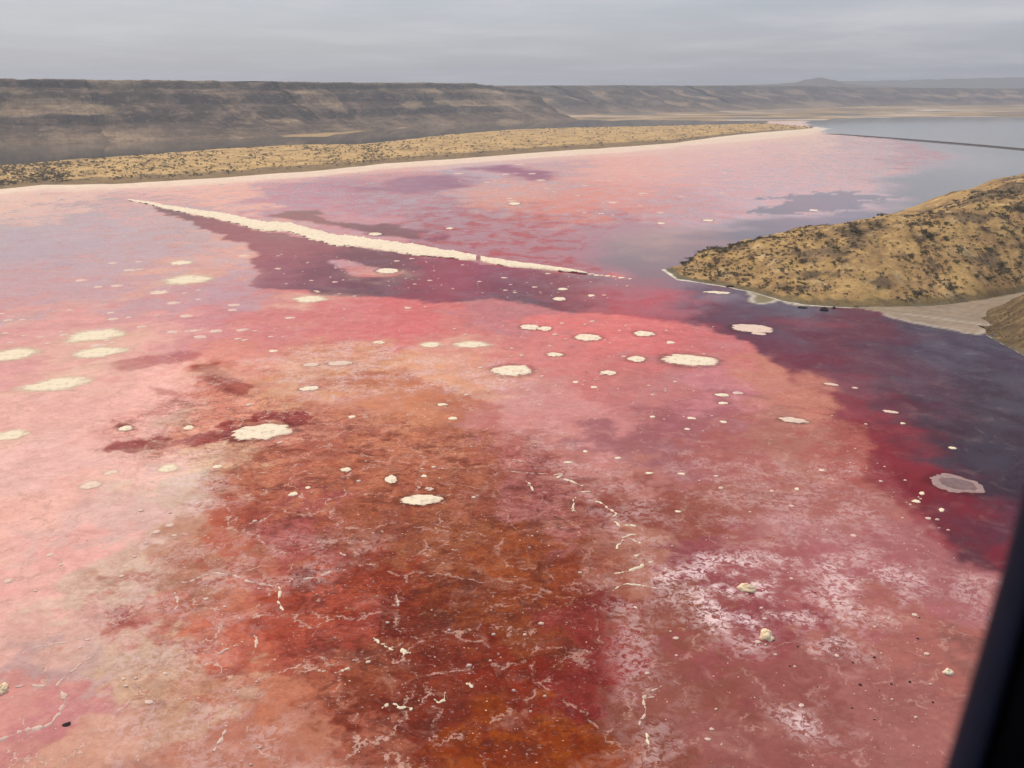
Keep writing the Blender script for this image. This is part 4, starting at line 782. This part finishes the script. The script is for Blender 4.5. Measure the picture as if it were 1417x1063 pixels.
RIDGES = [
 ([(766,657),(780,656),(772,661),(790,666),(810,674)], 'white ridge at the head of the broken ridge line', .7, SALT), ([(803,681),(818,680)], 'short white ridge below the head of the broken line', .5, SALT),
 ([(814,693),(830,695),(840,702),(853,711),(846,717)], 'hooked white ridge midway along the broken line', .65, SALT), ([(792,708),(794,700),(793,693),(797,688)], 'thin curved ridge left of the hooked one', .4, SALT), ([(790,704),(799,709)], 'tiny ridge under the thin curved one', .4, SALT),
 ([(850,722),(858,728),(870,727),(888,729)], 'white ridge ending in a bright knot on the broken line', .7, SALT), ([(860,744),(868,741),(880,740)], 'straight white ridge below the bright knot', .55, SALT), ([(862,747),(856,755),(853,760)], 'small slanted ridge below the straight one', .5, SALT),
 ([(874,746),(886,752)], 'short ridge right of the small slanted one', .5, SALT), ([(878,770),(888,766)], 'short ridge above the long bright slanting one', .5, SALT), ([(850,794),(868,791),(880,787),(890,781),(903,777)], 'long bright ridge slanting up toward the frosty patch', .8, SALT),
 ([(848,818),(858,810),(868,808),(885,810),(908,814)], 'long thin ridge running to the frosty patch', .45, SALT), ([(877,840),(884,843)], 'short ridge under the long thin one', .5, SALT),
 ([(915,950),(900,957),(889,966),(905,965)], 'angled ridge at the top of the lower right line', .4, ROSY), ([(890,968),(893,978),(892,990),(886,996),(885,1004)], 'wavering ridge going down in the lower right line', .45, ROSY), ([(894,1015),(897,1022),(897,1032),(901,1037)], 'lowest bright ridge of the lower right line', .5, SALT),
 ([(517,883),(524,890),(533,891)], 'small white ridge left of the star-shaped one', .5, SALT), ([(532,894),(545,900)], 'short ridge joining the star-shaped one', .4, SALT), ([(557,898),(560,904),(555,910)], 'star-shaped white ridge on the dark red crust', .9, SALT), ([(560,904),(568,903)], 'right arm of the star-shaped white ridge', .5, SALT),
 ([(548,824),(551,832),(550,840)], 'upright white ridge above the star-shaped one', .6, ROSY), ([(528,980),(537,974)], 'left end of the wavy ridge low on red crust', .6, SALT), ([(544,974),(553,980),(565,978),(571,982)], 'wavy white ridge low on the red crust', .6, SALT), ([(601,968),(608,972),(615,969),(616,958)], 'hook-shaped white ridge right of the wavy one', .55, SALT),
 ([(463,931),(475,928),(483,924)], 'bright slanting ridge at the left of the red crust', .6, SALT), ([(440,928),(452,930)], 'faint ridge left of the bright slanting one', .5, ROSY), ([(645,946),(650,947),(654,952)], 'short curled white ridge in the dark red field', .65, SALT), ([(420,801),(440,799),(455,792),(468,787)], 'pale ridge curving along the left of the ochre field', .7, ROSY),
 ([(470,765),(478,770)], 'tiny ridge above the curving pale one', .4, ROSY), ([(700,637),(715,636),(728,640)], 'faint ridge left of the head of the broken line', .45, ROSY), ([(728,666),(734,670),(738,681)], 'forked white ridge among dark mats', .6, SALT), ([(700,652),(735,655),(758,656)], 'thin ridge beneath dark mats in the centre', .35, ROSY),
 ([(240,806),(262,806),(280,797),(300,793),(320,796)], 'pale ridge bordering the rusty pools at lower left', .6, ROSY), ([(322,796),(340,803),(362,809),(382,811)], 'pale ridge running right from the rusty pools', .6, ROSY), ([(386,812),(388,822),(384,832),(392,845)], 'beaded ridge turning down at the rusty pools', .6, SALT), ([(242,820),(246,835),(243,845)], 'small upright ridge below the rusty pools', .5, ROSY),
 ([(350,905),(356,890),(352,880)], 'short pale ridge left of the red crust', .6, ROSY), ([(-10,1030),(10,1020),(35,1010),(60,1007),(72,1000)], 'broad pale ridge rising from the lower left corner', 1.0, ROSY), ([(72,1000),(82,988),(90,970),(84,955)], 'pale ridge joining the broad one near the corner', .8, ROSY), ([(62,950),(40,948),(22,950)], 'faint ridge above the broad one near the corner', .6, ROSY),
 ([(78,950),(88,938),(110,920),(130,908)], 'faint ridge running up right from the corner ridges', .5, ROSY), ([(25,912),(35,900),(60,894),(95,888),(130,878)], 'thin pale ridge across the pink crust at lower left', .5, ROSY), ([(295,1040),(305,1025),(312,1010)], 'pale upright ridge on the tan crust at bottom', .6, ROSY), ([(300,905),(315,898),(330,893)], 'pale ridge slanting on the rosy tan crust', .5, ROSY),
]
for i, (pts, lab, w, mt) in enumerate(RIDGES): ridge(pts, lab, 600 + i * 5, w * .66, .02, mt)

# uncountable crumbs of salt
def crumbs(n, regions, seed):
    r = np.random.default_rng(seed); V = []; Fc = []; k = 0
    for reg, cnt, smin, smax in regions:
        a = np.array(reg, float); x0, y0 = a.min(0); x1, y1 = a.max(0); px = r.uniform(x0, x1, cnt * 3); py = r.uniform(y0, y1, cnt * 3); gx, gy = G(px, py)
        ok = (poly_sd(reg, gx, gy) > 0) & (fbm(gx / 14, gy / 14, 4, seed) > r.uniform(-.25, .5, len(gx))); gx, gy = gx[ok][:cnt], gy[ok][:cnt]
        for x, y in zip(gx, gy):
            f = math.hypot(math.hypot(x, y), CAM_H) / FPX; s = f * (smin + (smax - smin) * r.random() ** 2.5); th = np.sort(r.uniform(0, 2 * math.pi, 6)); rr = s * r.uniform(.6, 1.3, 6)
            pts = np.stack([x + 1.5 * rr * np.cos(th), y + rr * np.sin(th), 0 * th - .05], -1); V.append(pts); V.append(np.array([[x, y, .12 + .5 * s]]))
            Fc += [(k + i, k + (i + 1) % 6, k + 6) for i in range(6)]; k += 7
    tag(link('salt_crumbs', poly_mesh('salt_crumbs', np.concatenate(V), Fc), M_SALTP, smooth=False), 'fine white crumbs of salt strewn over the crust', 'salt crumbs', kind='stuff')
crumbs(0, [([(290,560),(640,540),(780,640),(850,820),(800,1063),(300,1063),(200,800)], 520, .5, 1.6), ([(860,620),(1200,640),(1340,780),(1300,1063),(860,1063)], 420, .5, 1.4), ([(0,640),(300,660),(380,1063),(0,1063)], 260, .6, 1.6),
           ([(400,430),(1000,450),(1000,600),(300,560)], 300, .6, 1.8), ([(380,345),(860,385),(850,420),(370,395)], 200, .6, 1.8), ([(1120,540),(1340,740),(1300,760),(1100,600)], 60, .6, 1.5)], 701)

# ------------------------------------------------------------------ causeway in the far water
def causeway():
    a = np.array([(1138,185.0),(1180,188),(1230,191.5),(1300,197),(1360,202),(1417,207.3),(1600,223)], float); x, y = G(a[:, 0], a[:, 1]); P = resample(np.stack([x, y, 0 * x], -1), 500); T = np.gradient(P, axis=0); T /= np.linalg.norm(T, axis=1)[:, None]; N = np.stack([-T[:, 1], T[:, 0], 0 * T[:, 0]], -1)
    i = np.arange(500); w = 3.6 * (1 + .25 * fbm(i / 6, i * 0, 3, 801)); cr = np.array([-1.5, -1, -.8, .8, 1, 1.5]); hz_ = np.array([-.6, 1.2, 2.4, 2.4, 1.2, -.6]); V = P[:, None] + N[:, None] * (w[:, None] * cr)[..., None]
    V[..., 2] = hz_[None] * (1 + .12 * fbm(i / 9, i * 0 + 4, 3, 802))[:, None] * np.minimum(1, i / 40)[:, None]
    me = grid_mesh('causeway', V); up_facing(me); tag(link('causeway', me, M_DIKE), 'thin dark causeway line crossing the grey far water', 'causeway')
causeway()

# ------------------------------------------------------------------ shrubs
def shrub_mesh(name, seed, n_leaf, spread=1.0, tall=.62, mat=0, stems=True):
    r = np.random.default_rng(seed); V = []; Fc = []; k = 0; mi = []
    lobes = [(r.uniform(-.55, .55), r.uniform(-.55, .55), r.uniform(.35, .8) * tall, r.uniform(.3, .5)) for _ in range(r.integers(4, 7))]
    for _ in range(n_leaf):
        lx, ly, lz, lr = lobes[r.integers(len(lobes))]; d = r.normal(size=3); d /= np.linalg.norm(d); rad = lr * r.random() ** .4; c = np.array([lx, ly, lz]) + d * rad * np.array([1, 1, .65]); c[2] = max(c[2], .06)
        a = r.normal(size=3); a /= np.linalg.norm(a); b = np.cross(a, r.normal(size=3)); b /= np.linalg.norm(b); s = r.uniform(.06, .15)
        V += [c - a * s, c + b * s * .7, c + a * s, c - b * s * .7]; Fc.append((k, k + 1, k + 2, k + 3)); mi.append(0); k += 4
    if stems:
        for lx, ly, lz, lr in lobes:
            p0 = np.array([.05 * r.normal(), .05 * r.normal(), -.12]); p1 = np.array([lx, ly, lz]); u = np.array([.035, 0, 0]); w = np.array([0, .035, 0])
            V += [p0 - u, p0 + u, p1 + u * .3, p1 - u * .3, p0 - w, p0 + w, p1 + w * .3, p1 - w * .3]; Fc += [(k, k + 1, k + 2, k + 3), (k + 4, k + 5, k + 6, k + 7)]; mi += [1, 1]; k += 8
    V = np.array(V); V[:, :2] *= spread
    me = poly_mesh(name, V, Fc); me.materials.append(M_LEAF[mat]); me.materials.append(M_BARK); me.polygons.foreach_set('material_index', np.array(mi, np.int32)); me.update(); return me
BUSH = [shrub_mesh('thorn_bush', 900 + q, 130, 1.0, .6 + .1 * (q % 3), (0, 1, 2, 0, 1, 0)[q]) for q in range(6)]
used = []
def plant(P, s, q, name, label, group, r):
    o = bpy.data.objects.new(name, BUSH[q]); COL.objects.link(o); o.location = (P[0], P[1], P[2] - .05); o.rotation_euler.z = r.uniform(0, 6.28); o.scale = (s * r.uniform(.9, 1.5), s * r.uniform(.9, 1.4), s * r.uniform(.75, 1.05))
    tag(o, label, 'bush', group)
def shrubs():
    r = np.random.default_rng(31); n = 0
    kinds = ['olive green', 'dark green', 'brown leafless', 'olive green', 'dark green', 'olive green']
    rest = []
    U = r.random(9000); V = r.uniform(.11, .80, 9000); P = pen_at(U[:, None], V[:, None])[:, 0]
    sc_ = scrubby(P[:, 0], P[:, 1]) + .55 * sstep(330, 400, P[:, 0]) * sstep(.30, .45, V) * sstep(.62, .5, V) + .5 * sstep(.56, .66, V) * sstep(320, 380, P[:, 0])
    inview = (P[:, 0] / P[:, 1] < .64) & (U > .07)
    for i in range(9000):
        if not inview[i] or sc_[i] < r.uniform(-.75, .9) or r.random() < .55: continue
        if n >= 215: rest.append((P[i], r.uniform(.8, 2.0))); continue
        s = 1.7 + 2.6 * r.random() ** 1.8; q = int(r.integers(6)); v = V[i]
        where = 'on the lower slope of the peninsula' if v < .3 else 'on the middle slope of the peninsula' if v < .52 else 'along the crest of the peninsula'
        along = ('near the tip', 'left of the middle', 'at the middle', 'right of the middle', 'at the right end')[min(4, int((P[i, 0] / P[i, 1] - .18) / .092))]
        lab = ('large ' if s > 2.5 else 'small ') + kinds[q] + ' thorn bush ' + where + ', ' + along; plant(P[i], s, q, 'thorn_bush', lab, kinds[q] + ' bushes ' + where, r); n += 1
    Ub = r.random(60); Vb = r.uniform(.2, .8, 60); Pb = bank_at(Ub[:, None], Vb[:, None])[:, 0]; m = 0
    for i in range(60):
        if Pb[i, 0] / Pb[i, 1] < .62 and m < 8: plant(Pb[i], r.uniform(.6, 1.1), 2, 'thorn_bush', 'low brown bush on the dark bank at the right edge', 'bushes on the brown bank', r); m += 1
    # far spit
    U = r.random(40000); V = r.uniform(.06, .985, 40000); Q = spit_at(U[:, None], V[:, None])[:, 0]; ang = Q[:, 0] / Q[:, 1]; acc = 0; ind = 0
    dens = fbm(Q[:, 0] / 70, Q[:, 1] / 70, 4, 91)
    ok = (np.abs(ang) < .66) & (dens > r.uniform(-.9, .7, 40000)) & (r.random(40000) < np.clip(3.2e6 / (Q[:, 1] ** 2) * .16, 0, 1))
    idx = np.nonzero(ok)[0]; sz = 1.5 + 2.6 * r.random(len(idx)) ** 2; order = np.argsort(-(sz / Q[idx, 1]) * (1 + .0 * sz)); 
    for rank, o_ in enumerate(order):
        i = idx[o_]; s = sz[o_]
        if rank < 75:
            q = int(r.integers(6)); where = 'on the grassy spit'; nth = ('at the left edge', 'left of the salt spit', 'above the salt spit', 'left of the sand bar', 'past the sand bar', 'toward its right end')[int(np.clip((ang[i] + .6) / .10, 0, 5))]
            plant(Q[i], s, q, 'spit_bush', ('large ' if s > 3 else 'small ') + kinds[q] + ' bush ' + where + (' by the lake, ' if V[i] < .4 else ' by the lagoon, ' if V[i] > .75 else ' midway, ') + nth, kinds[q] + ' bushes ' + where, r)
        else: rest.append((Q[i], s * (.8 + .00016 * Q[i, 1])))
    # scrub on the escarpment rim and face
    nu, nv, _ = SC1.shape
    for _ in range(1500):
        a = r.integers(nu); b = int(np.clip(r.normal(68, 4), 30, nv - 4)); p = SC1[a, b]
        if abs(p[0] / p[1]) < .66: rest.append((p, r.uniform(1.2, 2.8)))
    for _ in range(900):
        a = r.integers(nu); b = r.integers(14, 60); p = SC1[a, b]
        if abs(p[0] / p[1]) < .66: rest.append((p, r.uniform(1.2, 2.6)))
    U = r.random(5000); V = r.uniform(.10, .82, 5000); P = pen_at(U[:, None], V[:, None])[:, 0]; brush = []
    sb = scrubby(P[:, 0] + 40, P[:, 1]) + .5 * sstep(330, 400, P[:, 0]) * sstep(.25, .4, V)
    for i in range(5000):
        if P[i, 0] / P[i, 1] < .66 and U[i] > .07 and sb[i] > r.uniform(-.5, .8) and len(brush) < 1100: brush.append((P[i], r.uniform(.7, 2.1)))
    Pb = bank_at(r.random(200)[:, None], r.uniform(.18, .85, 200)[:, None])[:, 0]
    for p in Pb:
        if p[0] / p[1] < .66: brush.append((p, r.uniform(.4, 1.0)))
    # one mass of small far scrub
    tmpl = []
    for q in range(5):
        m = shrub_mesh('tmp', 950 + q, 26, 1.0, .62, 0, False); v = np.zeros(len(m.vertices) * 3); m.vertices.foreach_get('co', v); v = v.reshape(-1, 3); bpy.data.meshes.remove(m)
        c = v.reshape(-1, 4, 3).mean(1, keepdims=True); tmpl.append((c + (v.reshape(-1, 4, 3) - c) * 2.1).reshape(-1, 3))
    def mass(name, items, flat, mat, label):
      VV = []
      for i, (p, s) in enumerate(items):
        t = tmpl[i % 5] * np.array([1, 1, flat]); a = r.uniform(0, 6.28); c, sn = math.cos(a), math.sin(a); VV.append(np.stack([p[0] + s * (t[:, 0] * c - t[:, 1] * sn), p[1] + s * (t[:, 0] * sn + t[:, 1] * c), p[2] + s * t[:, 2]], -1))
      VV = np.concatenate(VV); Fc = np.arange(len(VV)).reshape(-1, 4)
      tag(link(name, poly_mesh(name, VV, Fc), mat, smooth=False), label, 'scrub', kind='stuff')
    mass('scrub', rest, 1.0, M_SCRUB, 'low dark scrub dotted over the far spit and slopes')
    mass('dry_brush', brush, .6, M_LEAF[2], 'low brown dry brush covering the golden peninsula')
shrubs()

# ------------------------------------------------------------------ the aircraft window post beside the camera
def window_post():
    D0 = .46; cp, sp = math.cos(PITCH), math.sin(PITCH)
    def cw(x, y, d): return np.array([x, d * cp + y * sp, CAM_H - d * sp + y * cp])
    def edge(py):
        px = np.interp(py, [400, 560, 690, 800, 930, 1063, 1300, 1500], [1520, 1480, 1443, 1414, 1377, 1338, 1264, 1203]); return (px - PW / 2) / FPX * D0, (PH / 2 - py) / FPX * D0
    root = bpy.data.objects.new('aircraft_window_post', None); COL.objects.link(root); root.location = cw(*edge(1500), D0)
    tag(root, 'black aircraft window post leaning at the lower right edge', 'window post')
    def sweep(name, prof, mat):
        V = []
        for py in np.linspace(1500, 400, 45):
            x, y = edge(py); V.append([cw(x + a, y, D0 + b) for a, b in prof])
        V = np.array(V) - np.array(root.location); o = link(name, grid_mesh(name, np.concatenate([V, V[:, :1]], 1)), mat, root); return o
    th = np.linspace(math.pi / 2, 3 * math.pi / 2, 9)
    sweep('post', [(.012 + .03 + .03 * math.cos(t), .028 * math.sin(t)) for t in th] + [(.19, -.03), (.24, -.02), (.24, .03), (.19, .03)], M_POST)
    sweep('blue_fringe_strip', [(.006 + .007 * math.cos(t), .012 + .012 * math.sin(t)) for t in np.linspace(0, 2 * math.pi, 10, endpoint=False)], M_BLUE_FRINGE)  # edge strip that carries the painted blue light fringe
window_post()

# ------------------------------------------------------------------ dusty air
def haze():
    hx, y0, y1, z0, z1 = 15800, -400, 16200, -9, 420
    V = [(-hx, y0, z0), (hx, y0, z0), (hx, y1, z0), (-hx, y1, z0), (-hx, y0, z1), (hx, y0, z1), (hx, y1, z1), (-hx, y1, z1)]
    Fc = [(0, 3, 2, 1), (4, 5, 6, 7), (0, 1, 5, 4), (1, 2, 6, 5), (2, 3, 7, 6), (3, 0, 4, 7)]
    me = poly_mesh('haze', V, Fc); m = bpy.data.materials.new('dusty_air'); m.use_nodes = True; t = m.node_tree; t.nodes.clear(); o = t.nodes.new('ShaderNodeOutputMaterial'); v = t.nodes.new('ShaderNodeVolumePrincipled')
    v.inputs['Color'].default_value = (.78, .84, .96, 1); v.inputs['Density'].default_value = .000105; v.inputs['Anisotropy'].default_value = .25; t.links.new(v.outputs[0], o.inputs['Volume'])
    tag(link('haze', me, m, smooth=False), kind='stuff')
haze()
